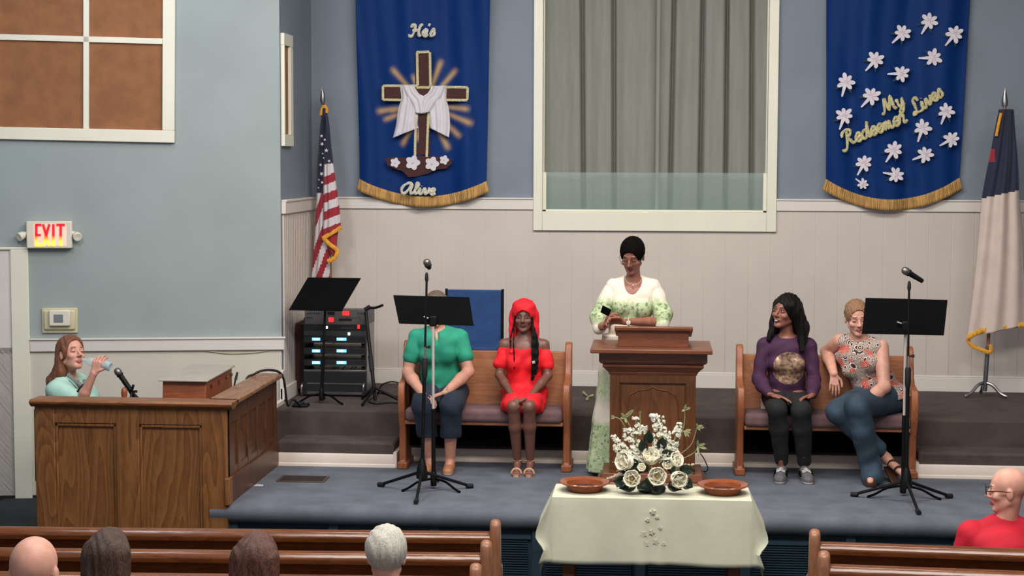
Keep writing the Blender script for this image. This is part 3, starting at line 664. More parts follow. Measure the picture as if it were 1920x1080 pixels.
# organ mic behind the rail and hand mic on a boom
p = atY(441, 700, 11.2); t = thing('boom_microphone', 'small green-black microphone on a stub right of the organ', 'microphone', (p.x, 11.2, cz))
MB().tube([atY(436, 731, 11.25), atY(440, 720, 11.2), atY(442, 708, 11.2)], .006, 8).build('stem', M['black'], t)
MB().tube([atY(442, 712, 11.2), atY(445, 698, 11.2)], [.010, .008], 10).build('head', mat('olive_plastic', (42, 48, 34), .6, noise=.05), t)
MB().tube([Vector((atY(436, 735, 11.25).x, 11.25, oz)), atY(436, 731, 11.25)], .009, 8).build('pole', M['black'], t)
d = atY(238, 722, 10.9)-atY(221, 697, 10.9)
microphone('black vocal microphone with a worn grille above the choir rail', atY(221, 697, 10.9), d, .15)
t = thing('microphone_boom_stand', 'dark boom microphone stand behind the choir rail', 'microphone stand', (atY(262, 760, 11.0).x, 11.0, oz))
e0 = atY(232, 713, 10.9)
MB().tube([e0, atY(244, 731, 10.92)], .019, 10).build('clip', M['rubber'], t)
MB().tube([atY(240, 725, 10.92), atY(252, 748, 10.96), Vector((atY(262, 760, 11.0).x, 11.0, .5))], .014, 8).build('boom', M['black'], t)
for q in ((250, 722), (256, 734), (258, 746), (245, 748)):
    MB().tube([atY(247, 734, 10.92), atY(q[0], q[1], 10.9)], [.007, .010], 8).build('knob', M['rubber'], t)
bx = atY(262, 760, 11.0).x
MB().tube([Vector((bx, 11.0, .5)), Vector((bx, 11.0, oz+.1))], .014, 8).build('pole', M['black'], t)
for a_ in (10, 130, 250):
    q = math.radians(a_); MB().tube([Vector((bx, 11.0, oz+.2)), Vector((bx+math.cos(q)*.22, 11.0+math.sin(q)*.22, oz+.015))], .01, 8).build('leg', M['black'], t)
# ================================================================== EQUIPMENT RACK
RX0, RX1, RY = -2.775, -2.275, 12.74
t = thing('equipment_rack', 'black equipment rack stacked with lit audio units in the alcove corner', 'equipment rack', (-2.52, 12.95, PLAT))
def rk(px, py): p = atY(px, py, RY); return p
zt_ = rk(600, 608).z
mb = MB()
for x_ in (RX0, RX1-.02):
    for y_ in (RY, RY+.33): mb.box(x_, x_+.03, y_, y_+.03, PLAT+.03, zt_)
mb.box(RX0, RX1, RY+.002, RY+.36, PLAT+.002, PLAT+.05)
mb.box(RX0+.002, RX1+.008, RY+.004, RY+.358, zt_-.012, zt_-.001)
mb.build('frame', M['black'], t, bevel=.003)
MB().box(RX0-.055, RX0-.002, RY+.05, RY+.36, PLAT+.05, zt_).build('side_panel', M['maroon'], t)
MB().box(RX1+.012, RX1+.022, RY+.02, RY+.36, PLAT+.05, zt_).build('side_panel', M['steel'], t)
units = []
def unit(name, y0, y1, mt, label=None, d=.30, x0=570, x1=686):
    a = rk(x0, y1); b = rk(x1, y0); o = MB().box(a.x, b.x, RY-.012, RY+d, a.z, b.z).build(name, mt, t, bevel=.002)
    if label: o['label'] = label
    return o
def em(name, rgb, s=1.0): return mat(name, rgb, .4, emit=s, noise=0)
M['led_r'] = em('red_display', (255, 40, 40), 1.6); M['led_b'] = em('blue_display', (110, 190, 255), 1.5); M['led_w'] = em('white_led', (235, 250, 255), 1.5)
M['unit'] = mat('unit_face', (26, 27, 30), .45, noise=.05); M['unit_g'] = mat('unit_grey', (58, 58, 60), .5, noise=.04); M['mixer'] = mat('mixer_grey', (88, 86, 86), .5, noise=.04)
def disp(par, px0, py0, px1, py1, mt, name='display', off=.014):
    a = rk(px0, py1); b = rk(px1, py0); MB().box(a.x, b.x, RY-off-.004, RY-.011, a.z, b.z).build(name, mt, par)
# mixer on the top, sloping
a = rk(572, 600); b = rk(690, 580)
mx = MB().add([(a.x, RY-.015, zt_), (b.x, RY-.015, zt_), (b.x, RY+.3, zt_), (a.x, RY+.3, zt_), (a.x, RY-.015, b.z), (b.x, RY-.015, b.z), (b.x, RY+.3, b.z-.02), (a.x, RY+.3, b.z-.02)], [(0, 1, 5, 4), (1, 2, 6, 5), (2, 3, 7, 6), (3, 0, 4, 7), (0, 3, 2, 1), (4, 5, 6, 7)]).build('mixer', M['mixer'], t, bevel=.003)
disp(mx, 643, 583, 655, 591, M['led_r'], off=.017); disp(mx, 615, 584, 628, 589, M['ldark'], off=.017)
for i in range(10):
    p = rk(577+i*4.1 if i < 7 else 635+i*5.5, 585); MB().lathe([(0, 0), (.007, 0), (.006, .014), (0, .014)], (p.x, RY-.014, p.z), 8, M=Matrix.Rotation(math.pi/2, 4, 'X')).build('knob', M['steel'], mx)
for i in range(9):
    p = rk(577+i*3.2 if i < 4 else 630+i*5.6, 593); MB().lathe([(0, 0), (.006, 0), (.005, .014), (0, .014)], (p.x, RY-.014, p.z), 8, M=Matrix.Rotation(math.pi/2, 4, 'X')).build('knob', M['steel'], mx)
u = unit('effects_unit', 597, 605, M['unit']); disp(u, 617, 595, 626, 603, M['led_r']); disp(u, 636, 597, 660, 601, M['ldark'])
u = unit('tuner_unit', 608, 620, M['unit']); disp(u, 671, 609, 675, 616, M['led_r']); disp(u, 612, 611, 615, 616, M['led_w']); disp(u, 640, 614, 664, 616, M['unit_g'])
u = unit('power_unit', 621, 629, M['unit_g']); disp(u, 653, 623, 657, 628, M['led_w'])
for y0, y1 in ((631, 641), (653, 663), (675, 684)):
    u = unit('wireless_receiver', y0, y1+1, M['unit'])
    for x0_, x1_ in ((586, 601), (632, 650)):
        disp(u, x0_, y0+2, x1_, y0+7, M['led_b'])
        disp(u, x0_+4, y0+3.4, x0_+6, y0+6, M['led_w'], 'digit', .017); disp(u, x0_+8, y0+3.4, x0_+12, y0+6, M['led_w'], 'digit', .017)
    disp(u, 612, y1+.5, 684, y1+1.8, M['unit_g'], 'bottom_edge')
u = unit('open_shelf', 694, 696, M['steel'], d=.25)
for k, (xa, xb) in enumerate(((596, 603), (628, 640), (640, 652), (655, 668), (662, 672))):
    MB().tube(crom([rk(xa, 695)+Vector((0, .02, 0)), rk((xa+xb)/2, 688)+Vector((0, -.004, 0)), rk(xb, 684)+Vector((0, .05, 0))], 4), .004, 6).build('patch_lead', M['rubber'], u)
unit('blank_panel', 697, 716, M['unit'])
u = unit('power_amplifier', 718, 740, M['unit'], x0=566, x1=686)
disp(u, 577, 718, 680, 719.5, M['steel'], 'trim'); disp(u, 577, 735, 680, 738, M['steel'], 'trim')
for x_ in (568, 683):
    p = rk(x_, 740); q = rk(x_, 719); MB().tube(crom([Vector((p.x, RY-.01, p.z)), Vector((p.x, RY-.045, p.z+.01)), Vector((q.x, RY-.045, q.z-.01)), Vector((q.x, RY-.01, q.z))], 4), .009, 8).build('handle', M['steel'], u)
disp(u, 601, 727, 604, 730, M['led_w'])
mb = MB().box(-2.72, -2.60, 12.14, 12.24, PLAT, PLAT+.02); o = mb.build('foot_pedal', M['black'], bevel=.006); tag(o, 'flat black foot pedal on the platform in front of the rack', 'pedal')
MB().box(-2.71, -2.64, 12.15, 12.23, PLAT+.02, PLAT+.03).build('tread', M['rubber'], o)
# ================================================================== BANNERS
BY = WALLY-.075
def bp(px, py, off=0): return atY(px, py, BY-off)
M['banner'] = bm_ = mat('banner_satin', (14, 58, 138), .6, spec=.12)
nt = bm_.node_tree; at = nt.nodes.new('ShaderNodeAttribute'); at.attribute_name = 'print'
mxn = nt.nodes.new('ShaderNodeMix'); mxn.data_type = 'RGBA'; mxn.inputs[6].default_value = lin((8, 46, 104)); mxn.inputs[7].default_value = lin((190, 156, 104))
nt.links.new(at.outputs['Fac'], mxn.inputs[0]); nt.links.new(mxn.outputs[2], nt.nodes['Principled BSDF'].inputs['Base Color'])
def banner(label, tl, tr, bl, br, sag, seed, rays=None, fz=.075):
    """corner pixels; sag: how far the hem arc dips, metres"""
    rnd = random.Random(seed); A, B, C, D = bp(*tl), bp(*tr), bp(*bl), bp(*br)
    t = thing('banner', label, 'banner', ((C.x+D.x)/2, BY, D.z))
    ph = [rnd.random()*6 for _ in range(5)]
    up = (A-C).normalized()*.75; up2 = (B-D).normalized()*.75
    def bulge(u, x, z):
        return -.024*math.sin(u*14+ph[0]+.9*math.sin(z*2.1+u*3))-.010*math.sin(u*33+ph[1]+1.6*math.sin(z*1.7+ph[3]))-.010*math.sin(u*6+z*3.4+ph[2])
    def f(u, v):
        L = C+(A+up-C)*v; R_ = D+(B+up2-D)*v; p = L.lerp(R_, u)
        p.z -= sag*(1-(2*u-1)**2)*(1-v)**3
        return (p.x, BY+bulge(u, p.x, p.z), p.z)
    nu, nv = 170, 220
    o = MB().grid(nu, nv, f).build('cloth', M['banner'], t, smooth=180, solid=.003, fix=False)
    va = o.data.attributes.new('print', 'FLOAT', 'POINT'); vals = np.zeros(nu*nv, dtype=np.float32)
    if rays:
        c = bp(*rays); cx_, cz_ = c.x, c.z
        co = np.zeros(nu*nv*3, dtype=np.float32); o.data.vertices.foreach_get('co', co); co = co.reshape(-1, 3)
        dx = co[:, 0]-cx_; dz = co[:, 2]-cz_; rr_ = np.sqrt(dx**2+dz**2); an = np.arctan2(dz, dx)
        for ang, L_, w_ in ((133, .46, .055), (112, .30, .04), (70, .44, .05), (48, .44, .055), (28, .30, .05), (-6, .42, .05), (-22, .48, .055), (-42, .45, .055), (-62, .47, .06), (-100, .35, .05), (-120, .44, .06), (-160, .42, .055), (-172, .46, .05), (165, .36, .04), (190, .36, .04)):
            q = math.radians(ang); da = np.abs(np.angle(np.exp(1j*(an-q)))); perp = rr_*np.sin(np.minimum(da, 1.5)); al = rr_*np.cos(da)
            wd = .012+.05*al*.75
            g = np.exp(-(perp/wd)**2*1.3)*(al > 0)*np.clip((L_*.92-al)/.05, 0, 1)*np.clip((al-.05)/.12, 0, 1)*.78
            vals = np.maximum(vals, g.astype(np.float32))
    va.data.foreach_set('value', vals)
    def fr(u, v):
        p = C.lerp(D, u); p.z -= sag*(1-(2*u-1)**2); r_ = .0035*math.sin(u*420)+bulge(u, p.x, p.z)
        z = p.z+.012-(fz+.012)*v
        return (p.x+(u-.5)*.05*v+.002*math.sin(u*300)*v, BY-.006+r_, z)
    MB().grid(260, 5, fr).build('fringe', M['fringe'], t, smooth=180, solid=.006, fix=False)
    z1 = A.z+up.z
    MB().tube([(A.x-.06, BY+.01, z1), (B.x+.06, BY+.01, z1)], .014, 10).build('rod', M['pew'], t)
    return t
b1 = banner('long blue satin banner with a draped cross, left of the curtained window', (669, 24), (919, 24), (675, 338), (912, 342), .135, 4, rays=(797, 196))
b2 = banner('long blue satin banner scattered with white lilies, right of the curtained window', (1550, 24), (1818, 24), (1548, 338), (1800, 336), .17, 11)
def flat(poly, name, mt, parent, off=.03, th=.006, smooth=0, bevel=0):
    P = [bp(x, y, 0) for x, y in poly]
    return MB().prism([(p.x, p.z) for p in P], BY-off-th, BY-off, 'y').build(name, mt, parent, smooth=smooth, bevel=bevel)
def bar(parent, name, pts, w, mt, off=.045, n=8, flat_=.35):
    return MB().tube([bp(x, y, off) for x, y in pts], w, n, fn=(0, 1, 0), flat=flat_).build(name, mt, parent, smooth=60)
# cross with a gold border
flat([(780, 97), (806, 96), (807, 290), (779, 290)], 'cross_upright', M['maroon'], b1, .034)
flat([(718, 161), (878, 163), (877, 187), (717, 187)], 'cross_beam', M['maroon'], b1, .036)
for nm, pts in (('cross_border', [(781, 98), (805, 97)]), ('cross_border', [(782, 98), (783, 160)]), ('cross_border', [(806, 98), (807, 162)]), ('cross_border', [(718, 161), (783, 161)]), ('cross_border', [(807, 163), (877, 164)]), ('cross_border', [(718, 161), (718, 187)]), ('cross_border', [(877, 164), (876, 187)]), ('cross_border', [(718, 187), (782, 188)]), ('cross_border', [(806, 187), (876, 188)]), ('cross_border', [(780, 190), (778, 292)]), ('cross_border', [(804, 190), (800, 294)]), ('cross_border', [(781, 164), (806, 164)])):
    bar(b1, nm, pts, .0105, M['gold'], off=.05)
# draped cloth with folds
def drape(poly_l, poly_r, name, off, amp=.008, k=26):
    """left and right boundary pixel lists of equal length, top to bottom"""
    n = len(poly_l)
    Lp = crom([bp(*p) for p in poly_l], 6); Rp = crom([bp(*p) for p in poly_r], 6); nv = len(Lp)
    def f(u, v):
        j = min(nv-1, int(round(v*(nv-1)))); p = Lp[j].lerp(Rp[j], u); return (p.x, BY-off-.02*math.sin(u*math.pi)+amp*math.sin(u*k+v*2), p.z)
    MB().grid(24, nv, f).build(name, M['whitecloth'], b1, smooth=180, solid=.004, fix=False)
drape([(751, 160), (754, 185), (748, 205), (744, 235), (738, 259)], [(779, 162), (782, 185), (786, 200), (784, 232), (786, 240)], 'drape_tail', .048, k=20)
drape([(812, 163), (806, 185), (802, 200), (806, 232), (808, 240)], [(840, 161), (838, 185), (843, 205), (845, 235), (843, 258)], 'drape_tail', .048, k=20)
drape([(752, 160), (760, 178), (772, 196), (780, 212)], [(778, 162), (787, 176), (798, 184), (800, 214)], 'drape_swag', .058, k=14)
drape([(811, 163), (804, 175), (794, 184), (788, 214)], [(839, 161), (834, 180), (822, 198), (812, 210)], 'drape_swag', .062, k=14)
flat([(724, 298), (735, 294), (760, 296), (793, 292), (830, 294), (846, 297), (849, 306), (838, 316), (818, 318), (805, 325), (782, 331), (768, 332), (756, 321), (738, 315), (728, 310)], 'mound', M['maroon'], b1, .04)
def blossom(px, py, r, parent, name='blossom', rot=0):
    c = bp(px, py, .055); poly = []
    for k in range(36):
        q = k*2*math.pi/36; rad = r*(.66+.34*abs(math.cos(q*2.5+rot))); poly.append((c.x+rad*math.cos(q), c.z+rad*math.sin(q)))
    o = MB().prism(poly, c.y-.004, c.y+.004, 'y').build(name, M['whitecloth'], parent, smooth=0)
    MB().lathe([(0, 0), (r*.2, 0), (r*.12, .006), (0, .006)], (c.x, c.y-.003, c.z), 10, M=Matrix.Rotation(math.pi/2, 4, 'X')).build('centre', M['lily_c'], o)
for q in ((741, 305, .042), (774, 305, .062), (810, 307, .060), (833, 300, .040)): blossom(*q, b1)
# lettering
G = {'H': ([[(.0, .72), (.12, .92), (.3, .92), (.28, .5), (.12, .06), (-.06, .06), (-.08, .2)], [(.85, .95), (.66, .8), (.6, .4), (.62, .06), (.78, .1)], [(.12, .5), (.4, .48), (.66, .56)]], .86),
 'e': ([[(.02, .2), (.26, .28), (.34, .44), (.2, .52), (.05, .36), (.06, .12), (.2, .0), (.42, .14)]], .42),
 "'": ([[(.06, .98), (.0, .76)]], .14), 's': ([[(-.02, .1), (.22, .54), (.3, .3), (.28, .08), (.12, .0), (.02, .08)]], .38),
 'A': ([[(.72, .82), (.5, .94), (.18, .74), (.02, .36), (.12, .03), (.38, .1), (.7, .86), (.66, .3), (.72, .02), (.92, .14)]], .9),
 'l': ([[(-.02, .1), (.24, .8), (.2, .98), (.1, .86), (.08, .2), (.16, .0), (.3, .12)]], .3),
 'i': ([[(-.02, .1), (.12, .5), (.1, .12), (.2, .0), (.32, .12)], [(.17, .7), (.18, .73)]], .3),
 'v': ([[(-.02, .1), (.12, .5), (.2, .3), (.22, .02), (.38, .16), (.42, .46), (.36, .52), (.54, .42)]], .5),
 'M': ([[(-.1, .1), (.0, .02), (.12, .2), (.28, .94), (.36, .5), (.42, .1), (.55, .5), (.7, .96), (.72, .5), (.76, .06), (.9, .1)]], .94),
 'y': ([[(.0, .4), (.08, .52), (.1, .2), (.2, .04), (.34, .16), (.42, .5), (.4, .1), (.3, -.34), (.12, -.4), (.1, -.24), (.5, .14)]], .5),
 'R': ([[(.0, .62), (.04, .84), (.3, .98), (.58, .86), (.52, .62), (.3, .52), (.46, .3), (.6, .04), (.82, .14)], [(.34, .88), (.28, .4), (.12, -.12), (-.1, -.22), (-.14, -.08)]], .8),
 'd': ([[(.4, .42), (.22, .52), (.04, .3), (.1, .03), (.3, .12), (.52, .98), (.44, .3), (.5, .0), (.64, .12)]], .6),
 'm': ([[(-.02, .1), (.1, .5), (.1, .02), (.26, .5), (.3, .04), (.44, .5), (.48, .1), (.58, .0), (.7, .12)]], .68),
 'r': ([[(-.02, .1), (.08, .54), (.18, .46), (.3, .46), (.26, .12), (.34, .0), (.48, .12)]], .44),
 'L': ([[(.56, .7), (.5, .96), (.28, .92), (.26, .5), (.16, .08), (-.06, .06), (.04, .18), (.3, .04), (.56, .02), (.68, .14)]], .62)}
def script_word(text, p0, p1, size, parent, mt=None, slant=.22, off=.05):
    """baseline from pixel p0 to p1; size = cap height in pixels; fits the width"""
    a, b = Vector(p0), Vector(p1); d = (b-a); L = d.length; d /= L; n = Vector((d.y, -d.x))
    tot = sum(G[c][1] for c in text); kx = L/tot; x = 0
    for ch in text:
        strokes, w_ = G[ch]; mb = MB()
        for st in strokes:
            pts = [a+d*(x+sx_*kx+slant*sy_*size*.6)+n*(sy_*size) for sx_, sy_ in st]
            P = crom([bp(q.x, q.y, off) for q in pts], 5) if len(pts) > 2 else [bp(q.x, q.y, off) for q in pts]
            for i in range(len(P)): P[i] = Vector((P[i].x, P[i].y-.0008*i*0, P[i].z))
            R_ = [.0088+.0042*abs(math.sin(i*.35)) for i in range(len(P))]
            mb.tube(P, R_, 8, fn=(0, 1, 0), flat=.5)
        mb.build('letter', mt or M['goldpale'], parent, smooth=60)
        x += w_*kx
script_word("He's", (769, 69), (816, 67), 24, b1)
script_word('Alive', (751, 362), (816, 365), 21, b1)
script_word('My', (1657, 214), (1697, 196), 28, b2, M['gold'])
script_word('Lives', (1716, 216), (1771, 178), 28, b2, M['gold'])
script_word('Redeemer', (1584, 276), (1701, 228), 30, b2, M['gold'])
def lily(px, py, r, ang):
    """trumpet lily applique; ang = direction of the tail, degrees, image sense"""
    c = bp(px, py, .048); q = math.radians(ang); tail = Vector((math.cos(q), 0, -math.sin(q)))
    side_ = Vector((-tail.z, 0, tail.x)); poly = []
    base = math.atan2(tail.z, tail.x)
    N_ = 6
    for k in range(61):
        f_ = k/60; a = base+.42+f_*(2*math.pi-.84); lob = abs(math.sin((f_*6)*math.pi))
        rad = r*(.52+.52*lob**.9)*(1+.10*math.sin(a*3+px)); poly.append((c.x+rad*math.cos(a), c.z+rad*math.sin(a)))
    e = c+tail*r*1.75
    poly += [(e.x-side_.x*r*.09, e.z-side_.z*r*.09), (e.x+side_.x*r*.09, e.z+side_.z*r*.09)]
    # leaves behind
    lf = MB()
    for s_ in (-1, 1):
        g = base+s_*.75; l0 = c; l1 = c+Vector((math.cos(g), 0, math.sin(g)))*r*1.55; w_ = Vector((-math.sin(g), 0, math.cos(g)))*r*.2
        m1 = l0.lerp(l1, .55)
        pl = [(l0.x, l0.z), ((m1+w_).x, (m1+w_).z), (l1.x, l1.z), ((m1-w_).x, (m1-w_).z)]
        lf.prism(pl, c.y+.006+.003*s_, c.y+.008+.003*s_, 'y')
    lf.build('lily_leaf', M['leafd'], b2, smooth=0)
    o = MB().prism(poly, c.y-.005, c.y+.004, 'y').build('lily', M['lily'], b2, smooth=0)
    mb = MB()
    for k in range(5):
        a = base+math.pi+(k-2)*.95; d_ = Vector((math.cos(a), 0, math.sin(a))); mb.tube([c+Vector((0, -.006, 0))+d_*r*.12, c+Vector((0, -.006, 0))+d_*r*.52], [.0035, .0018], 5)
    mb.build('stamen', M['lily_c'], o)
for px, py, r_, a_ in ((1692, 62, .064, 135), (1742, 40, .066, 120), (1790, 64, .066, 128), (1750, 108, .066, 178), (1641, 112, .066, 130), (1690, 138, .062, 178), (1586, 154, .068, 104), (1634, 180, .068, 132), (1583, 217, .066, 108), (1774, 209, .062, 110), (1730, 240, .066, 108), (1784, 261, .060, 150), (1676, 281, .066, 122), (1735, 290, .062, 158), (1620, 306, .062, 118), (1680, 328, .060, 190), (1618, 345, .042, 215)):
    lily(px, py, r_, a_)
# ================================================================== FLAGS
def flagpole(t, pb, pt, r=.013):
    MB().tube([pb, pt], r, 12).build('pole', M['pew_end'], t)
def sheet(t, name, Lpx, Rpx, Y, mats_, matfn, bulge=.03, nu=40, nv=90, rip=.006):
    Lp = crom([atY(x, y, Y) for x, y in Lpx], 8); Rp = crom([atY(x, y, Y) for x, y in Rpx], 8); n = len(Lp)
    def P(u, v):
        j = v*(n-1); i = min(n-2, int(j)); fr = j-i; a = Lp[i].lerp(Lp[i+1], fr); b = Rp[i].lerp(Rp[i+1], fr); p = a.lerp(b, u)
        return Vector((p.x, Y-bulge*math.sin(u*math.pi)+rip*math.sin(u*17+v*4), p.z))
    mb = MB().grid(nu, nv, P, mat=lambda u, v: matfn(u, v, P(u, v)))
    return mb.build(name, mats_, t, smooth=180, solid=.004, fix=False), P
M['navy'] = mat('flag_navy', (24, 28, 58), .75, sheen=.2); M['red'] = mat('flag_red', (150, 24, 42), .7, sheen=.2); M['fwhite'] = mat('flag_white', (206, 198, 202), .7)
FY = 13.3
t = thing('american_flag', 'furled American flag with gold fringe on a pole in the alcove corner', 'flag', (-2.6, FY, PLAT))
pb = atY(629, 700, FY+.05); pb.z = PLAT; ptop = atY(606, 196, FY+.05)
flagpole(t, pb, ptop)
MB().tube([ptop, atY(605, 188, FY+.05), atY(605, 175, FY+.05), atY(603, 163, FY+.05)], [.012, .022, .016, .003], 10).build('finial', M['steel'], t)
MB().lathe([(0, 0), (.16, 0), (.16, .02), (.05, .045), (.025, .12), (0, .12)], pb, 28).build('base', M['fringe2'], t)
def inv(p):
    v = p-Vector((0, 0, CAM_H)); d_ = v.dot(CF); return 960+FPX*v.dot(CR)/d_, 540-FPX*v.dot(CU)/d_
def us1(u, v, p):
    x, y = inv(p)
    if y < 362-(x-600)*.1: return 0
    return 1 if int((x+y*.36+2)/11.5) % 2 == 0 else 2
sheet(t, 'flag_cloth', [(605, 203), (601, 230), (598, 270), (595, 310), (594, 350), (592, 400), (590, 445), (584, 521)], [(612, 203), (617, 230), (621, 270), (625, 310), (620, 350), (617, 400), (619, 445), (618, 521)], FY, [M['navy'], M['red'], M['fwhite']], us1, .035)
def us2(u, v, p):
    x, y = inv(p); q = (y+(x-606)*.42-316)/16.3
    if y < 308-(x-606)*.1: return 0
    return 2 if int(max(0, q)) % 2 == 0 else 1
sheet(t, 'front_fold', [(611, 215), (609, 260), (607, 310), (606, 350), (607, 400), (606, 443)], [(613, 215), (619, 260), (624, 300), (630, 345), (636, 390), (639, 424)], FY-.05, [M['navy'], M['red'], M['fwhite']], us2, .03, 30, 120)
sheet(t, 'lower_fold', [(608, 440), (608, 446), (612, 456), (618, 470), (625, 482)], [(636, 424), (634, 436), (632, 450), (631, 466), (628, 482)], FY-.035, [M['red']], lambda u, v, p: 0, .02, 12, 20)
for pts in ([(605, 447), (622, 437), (640, 426)], [(606, 446), (618, 458), (632, 470), (627, 484), (614, 490)], ):
    MB().tube(crom([atY(x, y, FY-.075) for x, y in pts], 6), .017, 8, fn=(0, 1, 0), flat=.4).build('fringe', M['fringe2'], t)
MB().tube(crom([atY(x, y, FY-.02) for x, y in ((607, 198), (603, 208), (602, 216))], 5), .014, 8).tube(crom([atY(x, y, FY-.02) for x, y in ((608, 198), (613, 205), (612, 212))], 5), .012, 8).build('tassel', M['fringe2'], t)
def star(px, py, r, Y, par, mt, rot=0):
    c = atY(px, py, Y); poly = []
    for k in range(10):
        q = math.pi/2+k*math.pi/5+rot; rad = r if k % 2 == 0 else r*.42; poly.append((c.x+rad*math.cos(q), c.z+rad*math.sin(q)))
    MB().prism(poly, c.y-.003, c.y+.003, 'y').build('star', mt, par, smooth=0)
for i, (x, y, r_) in enumerate(((603, 255, .014), (609, 262, .012), (604, 270, .017), (612, 282, .019), (605, 288, .009), (617, 302, .014), (601, 309, .013), (607, 296, .008), (603, 326, .017), (604, 342, .013), (598, 337, .008), (597, 352, .008), (597, 365, .012))):
    star(x, y, r_, FY-.088, t, M['fwhite'], i*.4)
t = thing('christian_flag', 'white and navy church flag on a pole at the right edge of the platform', 'flag', (2.58, 13.2, PLAT))
FY2 = 13.2
pb = atY(1846, 735, FY2+.04); pb.z = PLAT+.05; pt = atY(1884, 200, FY2+.04)
flagpole(t, pb, pt, .014)
MB().tube([pt, atY(1884, 190, FY2+.04), atY(1885, 165, FY2+.04)], [.02, .026, .004], 10).build('finial', M['steel'], t)
MB().tube([pb, pb.lerp(pt, .16)], .019, 12).build('socket', M['steel'], t)
for a_ in (-160, -20, 90):
    q = math.radians(a_); d_ = Vector((math.cos(q), math.sin(q), 0))
    MB().tube(crom([pb+Vector((0, 0, .07)), pb+d_*.06+Vector((0, 0, .05)), pb+d_*.12+Vector((0, 0, -.01)), pb+d_*.175+Vector((0, 0, -.035))], 4), [.013]*12+[.010], 8).build('leg', M['steel'], t)
def cf(u, v, p):
    x, y = inv(p)
    if y < 372-(x-1842)*.22:
        return 1 if (1853 < x < 1866 and 278 < y < 305) else 0
    return 2
M['flagcream'] = mat('flag_cream_satin', (204, 186, 176), .6, noise=.02)
sheet(t, 'flag_cloth', [(1873, 205), (1864, 250), (1857, 290), (1848, 335), (1841, 376), (1834, 450), (1825, 540), (1813, 632)], [(1900, 205), (1903, 250), (1907, 290), (1910, 335), (1912, 376), (1918, 450), (1922, 540), (1926, 608)], FY2-.02, [M['navy'], M['red'], M['flagcream']], cf, .05, 50, 110, .014)
MB().tube(crom([atY(x, y, FY2-.05) for x, y in ((1813, 634), (1832, 624), (1860, 616), (1926, 608))], 6), .02, 8, fn=(0, 1, 0), flat=.4).build('fringe', M['fringe2'], t)
MB().tube(crom([atY(x, y, FY2-.03) for x, y in ((1814, 636), (1822, 648), (1840, 656), (1856, 660), (1858, 646))], 6), .016, 8, fn=(0, 1, 0), flat=.4).build('fringe', M['fringe2'], t)
MB().tube(crom([atY(x, y, FY2-.07) for x, y in ((1877, 212), (1872, 235), (1868, 255))], 5), .012, 8).build('tassel', M['fringe2'], t)
# ================================================================== FLOWERS
fz0 = TZ+.004; FC = Vector((atZ(1222, 920, TZ).x, 9.76, fz0))
t = thing('flower_arrangement', 'white silk flower arrangement with dark leaves on the communion table', 'flower arrangement', FC)
MB().lathe([(0, 0), (.075, 0), (.085, .02), (.07, .05), (.06, .06), (0, .06)], FC, 24).build('bowl', M['ldark'], t)
def fp(px, py, Y=9.72): return atY(px, py, Y)
def petalshape(mb, c, d, up, L, W, cup=.4, nu=6, nv=7):
    """one petal from c along d, normal up"""
    d = d.normalized(); s_ = d.cross(up).normalized(); up = s_.cross(d).normalized()
    def f(u, v):
        w_ = W*math.sin(min(1, v*1.15+.12)*math.pi)**.6*(1 if v < .9 else .85); x = (u-.5)*w_
        return c+d*(L*v*math.cos(cup*v))+up*(L*math.sin(cup*v)*v*.9+abs(u-.5)**2*w_*1.6)+s_*x
    mb.grid(nu, nv, f)
def rose(c, r, face, name='rose', seed=0, centre=True, op=.9):
    rn = random.Random(seed); face = Vector(face).normalized(); mb = MB(); a = face.cross(Vector((0, 0, 1))).normalized(); b = face.cross(a)
    for ring_, (n, rad, tilt) in enumerate(((6, 1.0, .50), (5, .80, .98))):
        for k in range(n):
            q = k*2*math.pi/n+ring_*.5+rn.random()*.3; d = a*math.cos(q)+b*math.sin(q)
            dd = (d*math.cos(tilt*op)+face*math.sin(tilt*op)).normalized(); nrm = (face*math.cos(tilt*op)-d*math.sin(tilt*op))
            petalshape(mb, c-face*r*.25, dd, nrm, r*rad*1.15, r*1.25*rad, .45)
    mb.lathe([(0, -r*.4), (r*.3, -r*.35), (r*.5, -r*.05), (r*.3, r*.1), (0, r*.12)], c-face*r*.1, 12, M=Vector((0, 0, 1)).rotation_difference(face).to_matrix().to_4x4())
    o = mb.build(name, M['petal'], t, smooth=180, solid=.0025, fix=False)
    if centre: MB().lathe([(0, 0), (r*.13, 0), (r*.09, r*.25), (0, r*.28)], c+face*r*.12, 10, M=Vector((0, 0, 1)).rotation_difference(face).to_matrix().to_4x4()).build('flower_centre', M['pistil'], o)
rose(fp(1221, 858, 9.70), .085, (.0, -.75, .65), seed=1, centre=False, op=1.1)
rose(fp(1186, 898, 9.63), .082, (-.1, -.95, .25), seed=2)
rose(fp(1232, 893, 9.62), .086, (.05, -.98, .15), seed=3, op=.8)
rose(fp(1271, 897, 9.63), .084, (.25, -.9, -.05), seed=4, centre=False, op=1.15)
rose(fp(1174, 866, 9.66), .088, (-.5, -.6, .2), seed=6, centre=False, op=.85, name='lily_bloom')
rose(fp(1264, 864, 9.68), .075, (.5, -.6, .4), seed=7, centre=False, name='lily_bloom')
rose(fp(1250, 871, 9.68), .05, (.2, -.9, .3), seed=8, centre=False)
rose(fp(1204, 877, 9.67), .04, (-.2, -.9, .4), seed=9, centre=False)
